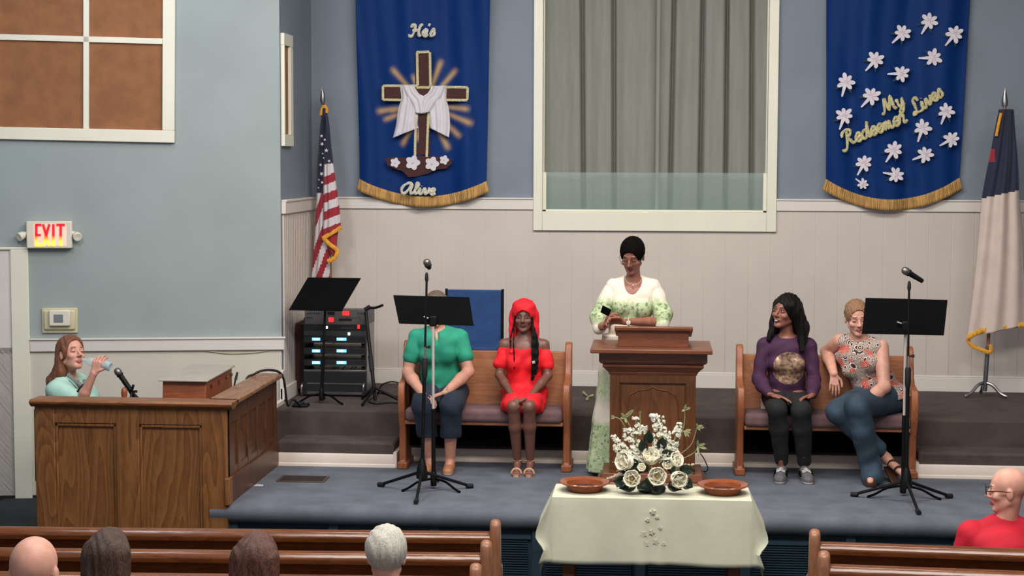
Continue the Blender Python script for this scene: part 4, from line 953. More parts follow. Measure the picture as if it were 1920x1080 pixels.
def spike(pts, r0, r1, name='blossom_spike', n=9, seed=0, mt='petal2', bent=0):
    rn = random.Random(seed); P = crom([fp(*p) if len(p) == 3 else fp(p[0], p[1]) for p in pts], 6)
    st = MB().tube(P, .003, 6).build('stem', M['twig'], t, smooth=180)
    mb = MB()
    for i in range(n):
        f_ = i/(n-1); c = P[min(len(P)-1, int(f_*(len(P)-1)))]; rad = r0+(r1-r0)*f_
        for k in range(5):
            q = rn.random()*6.28; off = Vector((math.cos(q)*rad*.7, -abs(math.sin(q))*rad*.6, rn.uniform(-.3, .3)*rad))
            cc = c+off; d = Vector((math.cos(q), -.4, rn.uniform(-.2, .8))).normalized()
            for j in range(4):
                g = j*math.pi/2+rn.random(); a = d.orthogonal().normalized(); b = d.cross(a)
                petalshape(mb, cc, (a*math.cos(g)+b*math.sin(g)+d*.5), d, rad*1.25, rad*1.5, .5, 4, 5)
    mb.build(name, M[mt], t, smooth=180, solid=.002, fix=False)
spike([(1196, 868), (1194, 830), (1192, 785)], .024, .013, seed=1, n=10)
spike([(1190, 860), (1180, 830), (1178, 806)], .024, .018, seed=2, n=6)
spike([(1236, 850), (1234, 815), (1229, 784), (1224, 780)], .026, .013, seed=3, n=12)
spike([(1238, 850), (1244, 815), (1240, 782)], .02, .010, seed=13, n=8)
spike([(1250, 862), (1262, 830), (1270, 808), (1274, 795)], .028, .010, seed=4, n=9)
spike([(1252, 860), (1250, 830), (1250, 812)], .022, .015, seed=5, n=6)
spike([(1186, 862), (1166, 838), (1150, 818)], .026, .010, seed=6, n=9)
spike([(1175, 862), (1160, 845), (1154, 828)], .022, .012, seed=16, n=6)
spike([(1180, 890), (1162, 890), (1140, 897)], .020, .005, seed=7, n=8, mt='petal')
spike([(1262, 878), (1280, 874), (1300, 871)], .016, .006, seed=8, n=7, mt='petal')
spike([(1262, 870), (1266, 850), (1262, 842)], .022, .014, seed=9, n=5)
P_ = fp(1208, 797); spike([(1205, 812), (1207, 800)], .016, .014, seed=10, n=5)
def leafy(c, d, L, W, up=(0, -1, .3), name='leaf', mt='leaf'):
    mb = MB(); petalshape(mb, Vector(c), Vector(d), Vector(up), L, W, .25, 5, 8); mb.build(name, M[mt], t, smooth=180, solid=.002, fix=False)
for (x_, y_, dx, dz, L_, W_) in ((1190, 905, -.9, -.35, .12, .09), (1175, 905, -1, .1, .10, .07), (1210, 905, -.1, -.6, .07, .09), (1225, 910, .6, -.5, .08, .08), (1255, 905, .9, -.5, .10, .08), (1275, 885, 1, .1, .11, .08), (1283, 905, .6, -.3, .07, .07), (1205, 885, -.2, .8, .09, .09), (1195, 878, -.9, .5, .11, .08), (1182, 882, -.8, .3, .10, .08), (1245, 860, .7, .5, .10, .08), (1215, 830, .1, 1, .10, .06), (1240, 840, .1, 1, .09, .06), (1208, 845, -.3, 1, .09, .06), (1250, 880, .3, .5, .1, .1), (1165, 900, -.3, -.5, .06, .07), (1205, 905, .2, -.2, .08, .10)):
    leafy(fp(x_, y_, 9.70), (dx, -.15, dz), L_, W_)
def sprig(pts, tips, seed=0):
    P = crom([fp(*p) for p in pts], 6); st = MB().tube(P, .0028, 6).build('sprig', M['twig'], t, smooth=180)
    mb = MB(); e = P[-1]; m_ = P[len(P)//2]
    for (dx, dz, L_, w_) in tips:
        petalshape(mb, e, Vector((dx, -.2, dz)), Vector((0, -1, .2)), L_, w_, .2, 4, 6)
    mb.build('sprig_leaf', M['twig'], st, smooth=180, solid=.0015, fix=False)
    return P
sprig([(1196, 840), (1186, 810), (1172, 782)], [(-.6, .6, .05, .016), (-1, -.3, .045, .014), (.2, -.9, .05, .014), (.7, .5, .05, .02), (.9, .8, .1, .02)])
sprig([(1172, 800), (1162, 786), (1152, 782)], [(-.6, -.3, .03, .012), (-.9, .4, .03, .012)])
sprig([(1190, 830), (1200, 800), (1200, 778)], [(.2, 1, .035, .012), (-.2, .8, .03, .01)])
sprig([(1255, 840), (1272, 815), (1284, 808)], [(1, .2, .055, .014), (.6, -.8, .06, .012), (.2, -1, .05, .012), (.9, -.3, .05, .012)])
sprig([(1262, 850), (1282, 800), (1284, 768)], [(-.5, -.3, .03, .012), (.8, .3, .05, .016), (.2, 1, .05, .014)])
sprig([(1262, 860), (1295, 835), (1307, 800)], [(1, -.1, .06, .016), (.7, .2, .05, .012), (-.1, 1, .03, .01), (.5, -.6, .04, .012)])
sprig([(1262, 868), (1300, 850), (1308, 836)], [(.9, .3, .07, .014), (1, -.3, .08, .016), (.1, -1, .08, .012), (0, 1, .05, .014)])
# ================================================================== FIGURES
def V(*a): return np.array(a if len(a) > 1 else a[0], dtype=float)
def unit(v): v = np.asarray(v, float); return v/np.linalg.norm(v)
class SDF:
    """distance field on a grid, polygonised with surface nets into one continuous skin"""
    def __init__(s, lo, hi, h):
        s.lo = V(lo); s.h = h; s.n = np.ceil((V(hi)-s.lo)/h).astype(int)+1
        s.F = np.full(s.n, .5, dtype=np.float32); s.ax = [(s.lo[i]+h*np.arange(s.n[i])).astype(np.float32) for i in range(3)]
    def blk(s, lo, hi):
        a = np.clip(np.floor((V(lo)-s.lo)/s.h).astype(int), 0, s.n-1); b = np.clip(np.ceil((V(hi)-s.lo)/s.h).astype(int)+1, 1, s.n)
        sl = tuple(slice(a[i], max(b[i], a[i]+1)) for i in range(3))
        return sl, s.ax[0][sl[0]][:, None, None], s.ax[1][sl[1]][None, :, None], s.ax[2][sl[2]][None, None, :]
    def put(s, fn, lo, hi, k, sub=False):
        mg = k+s.h*3; sl, X, Y, Z = s.blk(V(lo)-mg, V(hi)+mg); d = fn(X, Y, Z).astype(np.float32); F = s.F[sl]
        if sub:
            d = -d; q = np.clip(.5-.5*(F-d)/k, 0, 1); s.F[sl] = F+(d-F)*q+k*q*(1-q)
        else:
            q = np.clip(.5+.5*(F-d)/k, 0, 1); s.F[sl] = F+(d-F)*q-k*q*(1-q)
    def cone(s, a, b, ra, rb, k=.012, sub=False):
        a, b = V(a), V(b); ab = b-a; L2 = max(1e-9, ab.dot(ab)); r = max(ra, rb)
        def f(X, Y, Z):
            t = np.clip(((X-a[0])*ab[0]+(Y-a[1])*ab[1]+(Z-a[2])*ab[2])/L2, 0, 1)
            return np.sqrt((X-a[0]-t*ab[0])**2+(Y-a[1]-t*ab[1])**2+(Z-a[2]-t*ab[2])**2)-(ra+(rb-ra)*t)
        s.put(f, np.minimum(a, b)-r, np.maximum(a, b)+r, k, sub)
    def chain(s, pts, rs, k=.012):
        for i in range(len(pts)-1): s.cone(pts[i], pts[i+1], rs[i], rs[i+1], k)
    def ell(s, c, R, ax=None, k=.012, sub=False):
        c = V(c); R = V(R); A = np.eye(3) if ax is None else np.array([unit(v) for v in ax]); rm = R.max()
        def f(X, Y, Z):
            x, y, z = X-c[0], Y-c[1], Z-c[2]
            p = [(x*A[i][0]+y*A[i][1]+z*A[i][2])/R[i] for i in range(3)]
            k0 = np.sqrt(p[0]**2+p[1]**2+p[2]**2)+1e-6; k1 = np.sqrt((p[0]/R[0])**2+(p[1]/R[1])**2+(p[2]/R[2])**2)+1e-6
            return k0*(k0-1)/k1
        s.put(f, c-rm, c+rm, k, sub)
    def cut(s, p, n, k=.004):
        """remove the half space beyond p along n"""
        p, n = V(p), unit(n)
        d = ((s.ax[0]-p[0])*n[0])[:, None, None]+((s.ax[1]-p[1])*n[1])[None, :, None]+((s.ax[2]-p[2])*n[2])[None, None, :]
        s.F = np.maximum(s.F, d.astype(np.float32))
    def ripple(s, amp, fx, fy, fz, ph=0):
        X, Y, Z = s.ax[0][:, None, None], s.ax[1][None, :, None], s.ax[2][None, None, :]
        s.F += (amp*(np.sin(X*fx+2.1*np.sin(Z*fz*.37+ph)+ph)*np.sin(Z*fz+1.7*np.sin(X*fx*.41)+ph*2+Y*fy))).astype(np.float32)
    def mesh(s):
        F = s.F; I = F < 0; n = F.shape
        c = np.zeros(tuple(v-1 for v in n), np.uint8)
        for i in (0, 1):
            for j in (0, 1):
                for k in (0, 1): c += I[i:n[0]-1+i, j:n[1]-1+j, k:n[2]-1+k]
        act = np.argwhere((c > 0) & (c < 8)); m = len(act)
        idx = np.full(c.shape, -1, np.int32); idx[act[:, 0], act[:, 1], act[:, 2]] = np.arange(m)
        acc = np.zeros((m, 3)); cnt = np.zeros(m)
        for ax in range(3):
            o = [a for a in range(3) if a != ax]
            for p in (0, 1):
                for q in (0, 1):
                    A = act.copy(); A[:, o[0]] += p; A[:, o[1]] += q; B = A.copy(); B[:, ax] += 1
                    fa = F[A[:, 0], A[:, 1], A[:, 2]]; fb = F[B[:, 0], B[:, 1], B[:, 2]]; x = (fa < 0) != (fb < 0)
                    t = np.where(x, fa/np.where(np.abs(fa-fb) < 1e-9, 1e-9, fa-fb), 0); P = A.astype(float); P[:, ax] += t
                    acc[x] += P[x]; cnt[x] += 1
        vs = s.lo+(acc/cnt[:, None])*s.h; quads = []
        for ax in range(3):
            o = [(ax+1) % 3, (ax+2) % 3]; sl0 = [slice(None)]*3; sl1 = [slice(None)]*3; sl0[ax] = slice(0, -1); sl1[ax] = slice(1, None)
            x = I[tuple(sl0)] != I[tuple(sl1)]; E_ = np.argwhere(x); E_ = E_[(E_[:, o[0]] > 0) & (E_[:, o[1]] > 0) & (E_[:, o[0]] < n[o[0]]-1) & (E_[:, o[1]] < n[o[1]]-1)]
            ins = I[E_[:, 0], E_[:, 1], E_[:, 2]]
            def g(d0, d1):
                A = E_.copy(); A[:, o[0]] += d0; A[:, o[1]] += d1; return idx[A[:, 0], A[:, 1], A[:, 2]]
            q = np.stack([g(-1, -1), g(0, -1), g(0, 0), g(-1, 0)], 1); q[~ins] = q[~ins][:, ::-1]; quads.append(q)
        Q = np.concatenate(quads); return vs, Q[(Q >= 0).all(1)]
    def build(s, name, mats, parent, paint=None):
        vs, Q = s.mesh(); me = bpy.data.meshes.new(name)
        me.vertices.add(len(vs)); me.vertices.foreach_set('co', vs.astype(np.float32).ravel())
        me.loops.add(Q.size); me.loops.foreach_set('vertex_index', Q.astype(np.int32).ravel())
        me.polygons.add(len(Q)); me.polygons.foreach_set('loop_start', np.arange(0, Q.size, 4, dtype=np.int32))
        me.update(calc_edges=True)
        mi = np.zeros(len(Q), np.int32)
        if paint:
            C = vs[Q].mean(1)
            for fn, k in paint: mi[fn(C)] = k
        o = bpy.data.objects.new(name, me); col.objects.link(o)
        for mt in mats: me.materials.append(mt)
        me.polygons.foreach_set('material_index', mi); me.polygons.foreach_set('use_smooth', [True]*len(Q)); me.validate()
        o.parent = parent; o.matrix_parent_inverse = Matrix.Translation(-Vector(parent.location))
        return o
def inell(c, R, ax=None):
    c = V(c); R = V(R); A = np.eye(3) if ax is None else np.array([unit(v) for v in ax])
    return lambda P: (((P-c) @ A.T/R)**2).sum(1) < 1
def skinmat(name, rgb, rough=.5):
    return mat(name, rgb, rough, noise=.035, nscale=30, sss=.12)
M['eyew'] = mat('eye_white', (176, 164, 156), .3, noise=.01); M['iris'] = mat('iris', (30, 20, 16), .2, noise=.01)
class Head:
    def __init__(s, c, yaw=0, pitch=0, tilt=0, size=1.0):
        y, p, t = map(math.radians, (yaw, pitch, tilt)); s.c = V(c); s.k = size
        f = V(math.sin(y)*math.cos(p), -math.cos(y)*math.cos(p), -math.sin(p)); r = V(math.cos(y), math.sin(y), 0)*-1
        # r points to the figure's right (image left when facing us)
        u = np.cross(f, r); u = unit(u)
        if u[2] < 0: u = -u
        r2 = r*math.cos(t)+u*math.sin(t); u2 = u*math.cos(t)-r*math.sin(t); s.r, s.f, s.u = unit(r2), unit(f), unit(u2); s.ax = (s.r, s.f, s.u)
    def p(s, r, f, u): return s.c+s.k*(s.r*r+s.f*f+s.u*u)
    def R(s, *a): return V(*a)*s.k
    def shape(s, S, smile=0):
        P, R, A = s.p, s.R, s.ax; k = s.k
        S.ell(P(0, -.012, .030), R(.073, .092, .085), A, .02); S.ell(P(0, .022, -.035), R(.057, .060, .076), A, .02)
        for q in (-1, 1):
            S.cone(P(q*.047, -.005, -.055), P(q*.012, .060, -.094), .017*k, .017*k, .015)
            S.ell(P(q*.036, .052, -.026), R(.026, .026, .022), A, .012)
            S.ell(P(q*.074, -.010, -.010), R(.009, .018, .030), A, .005)
        S.ell(P(0, .066, -.098), R(.018, .014, .014), A, .01)
        S.cone(P(-.034, .074, .022), P(.034, .074, .022), .010*k, .010*k, .012)
        for q in (-1, 1): S.ell(P(q*.031, .090, .006), R(.018, .014, .011), A, .006, True)
        for q in (-1, 1): S.ell(P(q*.031, .070, .005), R(.016, .0135, .012), A, .003)
        S.cone(P(0, .080, .010), P(0, .102, -.026), .007*k, .011*k, .008)
        for q in (-1, 1): S.ell(P(q*.011, .090, -.031), R(.0085, .010, .008), A, .004)
        w = .022+.006*smile
        for q in (-1, 1):
            S.cone(P(q*w, .070, -.060+.006*smile), P(0, .084, -.058), .004*k, .0065*k, .004)
            S.cone(P(q*w*.9, .070, -.063+.006*smile), P(0, .083, -.069), .004*k, .0075*k, .004)
    def neck(s, S, base, r=.050):
        S.cone(s.p(0, -.018, -.045), V(base), r*s.k*.92, r*1.05, .02)
    def paint(s, lip, brow, white=3, iris=4, closed=False, teeth=None):
        P, R, A = s.p, s.R, s.ax; L = []
        for q in (-1, 1):
            L.append((inell(P(q*.031, .082, .028), R(.020, .016, .0048), A), brow))
            if closed: L.append((inell(P(q*.031, .084, -.001), R(.016, .012, .0032), A), brow))
            else:
                L.append((inell(P(q*.031, .084, .005), R(.0115, .010, .0036), A), white)); L.append((inell(P(q*.031, .086, .005), R(.006, .010, .0042), A), iris))
                L.append((inell(P(q*.031, .082, .0115), R(.016, .014, .0026), A), iris))
        L.append((inell(P(0, .082, -.0635), R(.026, .018, .0105), A), lip))
        if teeth is not None: L.append((inell(P(0, .088, -.0635), R(.016, .012, .0038), A), teeth))
        return L
def torso(S, J, off=0, g=1.0, k=.03, bust=0, lower=True):
    pe, ch, nb = V(J['pelvis']), V(J['chest']), V(J['neck']); up = unit(ch-pe); lat = unit(V(J['shl'])-V(J['shr'])); f = unit(np.cross(up, lat)); f = f if f[1] < 0 or J.get('back') else -f
    if J.get('back') and f[1] < 0: f = -f
    lat = unit(np.cross(f, up)); A = (lat, f, up); J['f'] = f; J['lat'] = lat; J['up'] = up; L = np.linalg.norm(ch-pe)
    if lower: S.ell(pe, V(.165*g, .125*g, .115)+off, A, k)
    S.ell(pe+up*L*.42, V(.135*g, .108*g, L*.48)+off, A, k)
    S.ell(ch, V(.150*g, .108*g, .165)+off, A, k)
    S.ell(ch+up*.07, V(.155*g, .085*g, .075)+off, A, k)
    if bust:
        for q in (-1, 1): S.ell(ch+f*(.075*g)+lat*q*.068*g-up*.015, V(.062, .05, .06)*bust+off, A, .02)
    for a in ('shl', 'shr'):
        S.cone(ch+up*.09, V(J[a])+(ch-V(J[a]))*.12, .052+off, .044+off, .015); S.cone(nb-up*.01, V(J[a])+up*.0, .040+off, .034+off, .02)
def limb(S, a, b, ra, rb, off=0, k=.015, mid=None):
    a, b = V(a), V(b)
    if mid: m_ = a+(b-a)*.35; S.cone(a, m_, ra+off, mid+off, k); S.cone(m_, b, mid+off, rb+off, k)
    else: S.cone(a, b, ra+off, rb+off, k)
def arm(S, sh, el, wr, off=0, g=1.0, upto=9):
    limb(S, sh, el, .044*g, .036*g, off, .012)
    if upto > 1: limb(S, el, wr, .037*g, .024*g, off, .015, .038*g)
def leg(S, hip, kn, an, off=0, g=1.0, lower=True):
    limb(S, hip, kn, .085*g, .056*g, off, .03)
    if lower: limb(S, kn, an, .053*g, .034*g, off, .02, .056*g)
def hand(S, w, d, n, side, curl=.5, size=1.0, spread=1.0, thumb=.5, r=1.0):
    """d: direction of the fingers, n: palm normal, side: unit toward the thumb"""
    w = V(w); d, n = unit(d), unit(n); side = unit(V(side)-d*np.dot(side, d)); n = unit(n-d*np.dot(n, d)-side*np.dot(n, side)); k = size
    for o, L in ((.026, .082), (.009, .086), (-.008, .082), (-.024, .074)):
        S.cone(w+side*o*.55*k, w+(side*o+d*L)*k, .0135*k, .0105*k, .008)
    for i, (o, L, seg) in enumerate(((.031, .084, (.038, .024, .019)), (.0105, .088, (.042, .028, .020)), (-.0105, .084, (.039, .026, .019)), (-.030, .075, (.030, .019, .017)))):
        p = w+(side*o*spread+d*L)*k; a = curl*(.5+.08*i); dd = unit(d+side*(o*2.2*spread)); r0 = .0088*k*r
        for j, sl in enumerate(seg):
            v = unit(dd*math.cos(a)+n*math.sin(a)); q = p+v*sl*k; S.cone(p, q, r0, r0*.9, .003); p = q; r0 *= .92; a += curl*(.75-.1*j)
    p = w+(side*.018+d*.022)*k; q = p+unit(side*.75+d*.62+n*.25)*.045*k; S.cone(p, q, .0145*k, .011*k, .008)
    e = q+unit(d*.9+side*(.35-.5*thumb)+n*.35*thumb)*.030*k; S.cone(q, e, .0105*k, .0092*k, .004); S.cone(e, e+unit(d*.95+side*(-.2*thumb)+n*.5*thumb)*.022*k, .0092*k, .0075*k, .003)
def cap(S, H, thick=.010, front=-.02, low=-.075, bulk=0):
    P, R, A = H.p, H.R, H.ax
    S.ell(P(0, -.016, .034), R(.075+thick, .093+thick, .088+thick), A, .01)
    if bulk: S.ell(P(0, -.06, .02), R(.07, .06, .08)*bulk, A, .02)
    S.ell(P(0, .112, -.030), R(.078, .085, .100), A, .008, True)
    S.cut(P(0, 0, low), -H.u)
def shoe(name, an, toe, mt, parent, w=.040, sole=None, h=.05, lo=0):
    an, toe = V(an), V(toe); d = unit(V(toe[0]-an[0], toe[1]-an[1], 0)); S = SDF(np.minimum(an, toe)-.09, np.maximum(an, toe)+.10, .0035); z0 = lo
    heel = V(an[0], an[1], z0+.032)-d*.025; S.cone(heel, V(an[0], an[1], z0+h)+d*.03, .036, .036, .02); S.cone(V(an[0], an[1], z0+h)+d*.03, V(toe[0], toe[1], z0+.026)-d*.03, .036, .030, .02)
    S.cone(V(toe[0], toe[1], z0+.024)-d*.055, V(toe[0], toe[1], z0+.022)-d*.025, w, w*.85, .02); S.cut((0, 0, z0+.002), (0, 0, -1)); S.cut((0, 0, z0+h+.045), (0, 0, 1))
    o = S.build(name, [mt, sole or mt], parent, [(lambda P: P[:, 2] < z0+.016, 1)]); return o
def person(label, loc): return thing('person', label, 'person', loc)
# ---------------------------------------------------------------- colours
hair_dark = mat('black_hair', (12, 9, 9), .5, spec=.2, noise=.25, nscale=60, stretch=(6, 6, 1), bump=.4, bscale=90)
hair_grey = mat('grey_brown_hair', (104, 88, 74), .6, noise=.25, nscale=50, stretch=(5, 5, 1), bump=.5, bscale=90)
hair_blond = mat('dark_blond_hair', (142, 106, 76), .55, noise=.2, nscale=50, stretch=(5, 5, 1), bump=.5, bscale=90)
hair_red = mat('auburn_hair', (116, 70, 46), .5, noise=.25, nscale=40, stretch=(5, 5, 1), bump=.5, bscale=90)
hair_brown = mat('brown_hair', (72, 52, 42), .5, noise=.3, nscale=40, stretch=(5, 5, 1), bump=.5, bscale=90)
hair_white = mat('white_hair', (196, 192, 180), .6, noise=.1, nscale=40, stretch=(5, 5, 1), bump=.5, bscale=110)
skin_fair = skinmat('fair_skin', (206, 150, 130)); skin_fair2 = skinmat('pink_skin', (216, 160, 140)); lipm = mat('lips_pink', (176, 92, 88), .45, noise=.02)
skin_dark = skinmat('deep_brown_skin', (118, 78, 66), .45); lipd = mat('lips_deep', (92, 46, 44), .4, noise=.02); skin_mid = skinmat('brown_skin', (146, 94, 78), .45)
browm = mat('brow_brown', (104, 74, 54), .7, noise=.05); browd = mat('brow_black', (24, 16, 14), .7, noise=.02); teethm = mat('teeth', (226, 218, 206), .3, noise=.01)
def P3(px, py, Y): return V(atY(px, py, Y))
# ================================================================== A  woman in the green shirt
def woman_green():
    t = person('person in green short-sleeved top and navy cropped trousers, face hidden by a music desk', (-1.56, 11.8, 0))
    J = dict(pelvis=(-1.545, 11.86, .545), chest=(-1.555, 11.80, .86), neck=(-1.565, 11.79, 1.015), shl=(-1.405, 11.80, .955), shr=(-1.720, 11.80, .95))
    er, el = V(-1.775, 11.74, .70), V(-1.335, 11.74, .71); wr, wl = V(-1.64, 11.50, .585), V(-1.47, 11.50, .590)
    hr, hl = V(-1.64, 11.85, .545), V(-1.45, 11.85, .545); kr, kl = V(-1.625, 11.47, .505), V(-1.425, 11.47, .505); ar, al = V(-1.60, 11.66, .075), V(-1.455, 11.63, .075)
    H = Head((-1.572, 11.765, 1.155), 0, 8, 0, 1.0)
    S = SDF((-1.90, 11.35, 0), (-1.22, 12.02, 1.32), .0042)
    torso(S, J, 0, 1.0); H.shape(S); H.neck(S, J['neck']); arm(S, J['shr'], er, wr, 0, 1.12); arm(S, J['shl'], el, wl, 0, 1.12)
    leg(S, hr, kr, ar, 0, .95); leg(S, hl, kl, al, 0, .95)
    hand(S, wr, (.85, -.22, -.32), (.1, -.3, -1), (.2, -1, .1), .7, .95, thumb=.3); hand(S, wl, (-.85, -.30, -.26), (-.1, .3, -1), (-.2, -1, .25), .8, .95, thumb=.3)
    for a, d in ((ar, (.0, -1, 0)), (al, (0, -1, 0))): S.cone(a, a+V(0, -.10, -.04), .034, .024, .02)
    S.build('body', [skin_fair, lipm, browm, M['eyew'], M['iris']], t, H.paint(1, 2))
    S = SDF((-1.72, 11.62, 1.04), (-1.42, 11.92, 1.33), .004); cap(S, H, .014, low=-.05, bulk=1.0); S.ripple(.0035, 300, 120, 160); S.build('hair', [hair_grey], t)
    S = SDF((-1.86, 11.58, .50), (-1.26, 12.02, 1.04), .005)
    torso(S, J, .012, 1.02, bust=.9); limb(S, J['shr'], V(J['shr'])+(er-V(J['shr']))*.55, .050, .052, .010, .012); limb(S, J['shl'], V(J['shl'])+(el-V(J['shl']))*.55, .050, .052, .010, .012)
    S.ell(V(J['neck'])+V(0, -.02, .03), (.062, .075, .06), None, .008, True); S.cone(V(J['neck'])+V(0, -.09, .01), V(J['chest'])+V(0, -.13, .055), .030, .008, .008, True)
    S.ripple(.004, 26, 14, 38, 1.2); S.cut((0, 0, .535), (0, 0, -1))
    S.build('shirt', [mat('green_knit', (40, 152, 122), .8, noise=.04, nscale=12)], t)
    S = SDF((-1.86, 11.36, .17), (-1.24, 12.02, .70), .005)
    S.ell(J['pelvis'], (.19, .14, .10), None, .03)
    for h_, k_, a_ in ((hr, kr, ar), (hl, kl, al)):
        limb(S, h_, k_, .098, .074, .008, .03); limb(S, k_, k_+(a_-k_)*.55, .070, .066, .008, .02)
    S.ripple(.005, 22, 12, 30, .4); S.cut((0, 0, .265), (0, 0, -1)); S.cut((0, 0, .62), (0, 0, 1))
    S.build('trousers', [mat('navy_denim', (34, 46, 62), .85, noise=.08, nscale=30)], t)
    tan = mat('tan_shoe', (176, 120, 82), .55, noise=.05); sol = mat('pale_sole', (206, 186, 170), .6)
    shoe('shoe', ar, ar+V(-.015, -.155, -.05), tan, t, .038, sol, .045); shoe('shoe', al, al+V(.0, -.155, -.05), tan, t, .038, sol, .045)
    MB().tube([V(wl)+V(.012, .0, .004)+V(math.cos(q)*.0, 0, 0)+V(-.0, math.cos(q)*.031, math.sin(q)*.031) for q in [i*math.pi/10 for i in range(21)]], .0055, 6).build('watch', M['gold'], t)
woman_green()
# ================================================================== B  girl in red
def girl_red():
    t = person('person in a red off-shoulder dress and red head scarf with long thin braids', (-.94, 11.8, 0))
    J = dict(pelvis=(-.935, 11.86, .535), chest=(-.937, 11.82, .80), neck=(-.94, 11.82, .955), shl=(-.795, 11.82, .905), shr=(-1.085, 11.82, .905))
    er, el = V(-1.115, 11.78, .685), V(-.765, 11.78, .685); wr, wl = V(-.99, 11.53, .555), V(-.885, 11.53, .555)
    hr, hl = V(-.995, 11.85, .53), V(-.875, 11.85, .53); kr, kl = V(-.985, 11.47, .505), V(-.875, 11.47, .505); ar, al = V(-.968, 11.62, .075), V(-.878, 11.62, .075)
    H = Head((-.942, 11.80, 1.105), 0, 0, 0, .93)
    S = SDF((-1.20, 11.36, 0), (-.68, 12.0, 1.26), .004)
    torso(S, J, 0, .86); H.shape(S); H.neck(S, J['neck'], .044); arm(S, J['shr'], er, wr, 0, .84); arm(S, J['shl'], el, wl, 0, .84)
    leg(S, hr, kr, ar, 0, .78); leg(S, hl, kl, al, 0, .78)
    hand(S, wr, (.75, -.35, -.25), (.1, -.2, -1), (.2, -1, .2), .8, .85, thumb=.4); hand(S, wl, (-.75, -.42, -.2), (-.1, -.1, -1), (-.2, -1, .3), .9, .85, thumb=.4)
    for a in (ar, al):
        S.cone(a, a+V(0, -.09, -.042), .028, .022, .02)
        for o in (-.022, -.010, .001, .011, .020): S.cone(a+V(o, -.10, -.052), a+V(o*1.1, -.135, -.058), .0085, .007, .004)
    S.build('body', [skin_dark, lipd, browd, M['eyew'], M['iris']], t, H.paint(1, 2))
    red = mat('bright_red', (236, 24, 40), .75, noise=.04, nscale=16)
    P, R, A = H.p, H.R, H.ax
    S = SDF((-1.10, 11.66, .84), (-.78, 12.0, 1.28), .004)
    S.ell(P(0, -.012, .045), R(.094, .110, .098), A, .01); S.ell(P(0, .0, .085), R(.085, .09, .05), A, .02)
    for q in (-1, 1): S.cone(P(q*.083, -.03, .03), P(q*.090, -.035, -.20), .030, .030, .02)
    S.cone(P(-.06, -.08, -.02), P(.06, -.08, -.20), .04, .05, .02); S.cone(P(.06, -.08, -.02), P(-.06, -.08, -.20), .04, .05, .02)
    S.ell(P(0, .115, -.035), R(.072, .10, .095), A, .006, True); S.ell(P(0, .04, -.16), R(.07, .06, .10), A, .006, True); S.ripple(.003, 60, 40, 50); S.build('head_scarf', [red], t)
    S = SDF((-1.06, 11.66, .98), (-.82, 11.9, 1.22), .004); cap(S, H, .006, low=-.02); S.build('hair', [hair_dark], t)
    mb = MB()
    def braid(pts, r):
        Pp = crom(pts, 12); mb2 = MB(); mb2.tube(Pp, [r*(1+.28*math.sin(i*1.25)) for i in range(len(Pp))], 7); mb2.build('braid', hair_dark, t, smooth=180)
    f0 = 11.715
    for pts, r in (([P(.055, .06, .02), P(.070, .05, -.06), V(-1.008, f0, .93), V(-1.002, f0-.01, .82), V(-1.0, f0-.01, .74)], .0045),
                   ([P(.06, .05, .02), P(.075, .04, -.06), V(-1.033, f0+.02, .95), V(-1.028, f0, .89)], .0055)): braid(pts, r)
    for i in range(7):
        x = -.868+.010*(i % 4)-.006*(i//4); braid([P(-.058, .055-.008*i, .03), P(-.072, .045, -.05), V(x, f0-.008*(i//3)+.01, .95), V(x+.004, f0-.02-.006*(i % 3), .80), V(x-.004*(i % 2), f0-.02-.006*(i % 2), .66+.02*(i % 4))], .0075)
    MB().tube([(-.870, f0-.035, .790), (-.850, f0-.035, .795)], .012, 8).build('hair_clip', M['goldpale'], t)
    S = SDF((-1.20, 11.40, .42), (-.68, 12.0, .95), .0045)
    torso(S, J, .014, .88, bust=.8)
    S.cut((0, 0, .885), (0, 0, 1)); S.cone(V(J['shr'])+V(-.05, 0, .0), V(J['shr'])+V(.04, -.04, .03), .05, .045, .01, True); S.cone(V(J['shl'])+V(.05, 0, 0), V(J['shl'])+V(-.04, -.04, .03), .05, .045, .01, True)
    for sh, e, q in ((V(J['shr']), er, -1), (V(J['shl']), el, 1)):
        a = sh+(e-sh)*.30; b = sh+(e-sh)*.62; S.cone(a+V(q*.0, -.01, 0), b+V(q*.004, 0, 0), .044, .052, .010)
        S.cone(V(-.94+q*.085, 11.73, .86), V(-.94+q*.095, 11.76, .935), .011, .009, .006); S.cone(V(-.94+q*.095, 11.76, .935), V(-.94+q*.095, 11.84, .945), .009, .009, .006)
    S.ell((-.935, 11.84, .54), (.165, .15, .11), None, .03)
    for h_, k_ in ((hr, kr), (hl, kl)): S.cone(h_, h_+(k_-h_)*.80, .088, .080, .025)
    for x in (-1.05, -.82): S.cone((x, 11.80, .54), (x-(.01 if x < -.9 else -.01), 11.62, .475), .05, .03, .03)
    S.ripple(.006, 40, 20, 30, .7); S.build('dress', [red], t)
    sd = mat('tan_sandal', (206, 160, 128), .5, noise=.04)
    for a in (ar, al):
        q = [i*math.pi/8 for i in range(17)]
        s_ = MB().prism([(a[0]+.036*math.cos(v_)*(1.0 if math.sin(v_) < 0 else .85), a[1]-.06+.092*math.sin(v_)) for v_ in q[:-1]], .001, .016, 'z').build('sandal', sd, t)
        MB().tube([a+V(.034*math.cos(v_), -.10+.012*math.sin(v_*1)*0, -.055+.034*abs(math.sin(v_))) for v_ in [i*math.pi/10 for i in range(11)]], .008, 8, flat=.9).build('strap', sd, s_)
        MB().tube([a+V(.031*math.cos(v_), .034*math.sin(v_), .022) for v_ in q], .006, 6).build('ankle_strap', sd, s_)
girl_red()
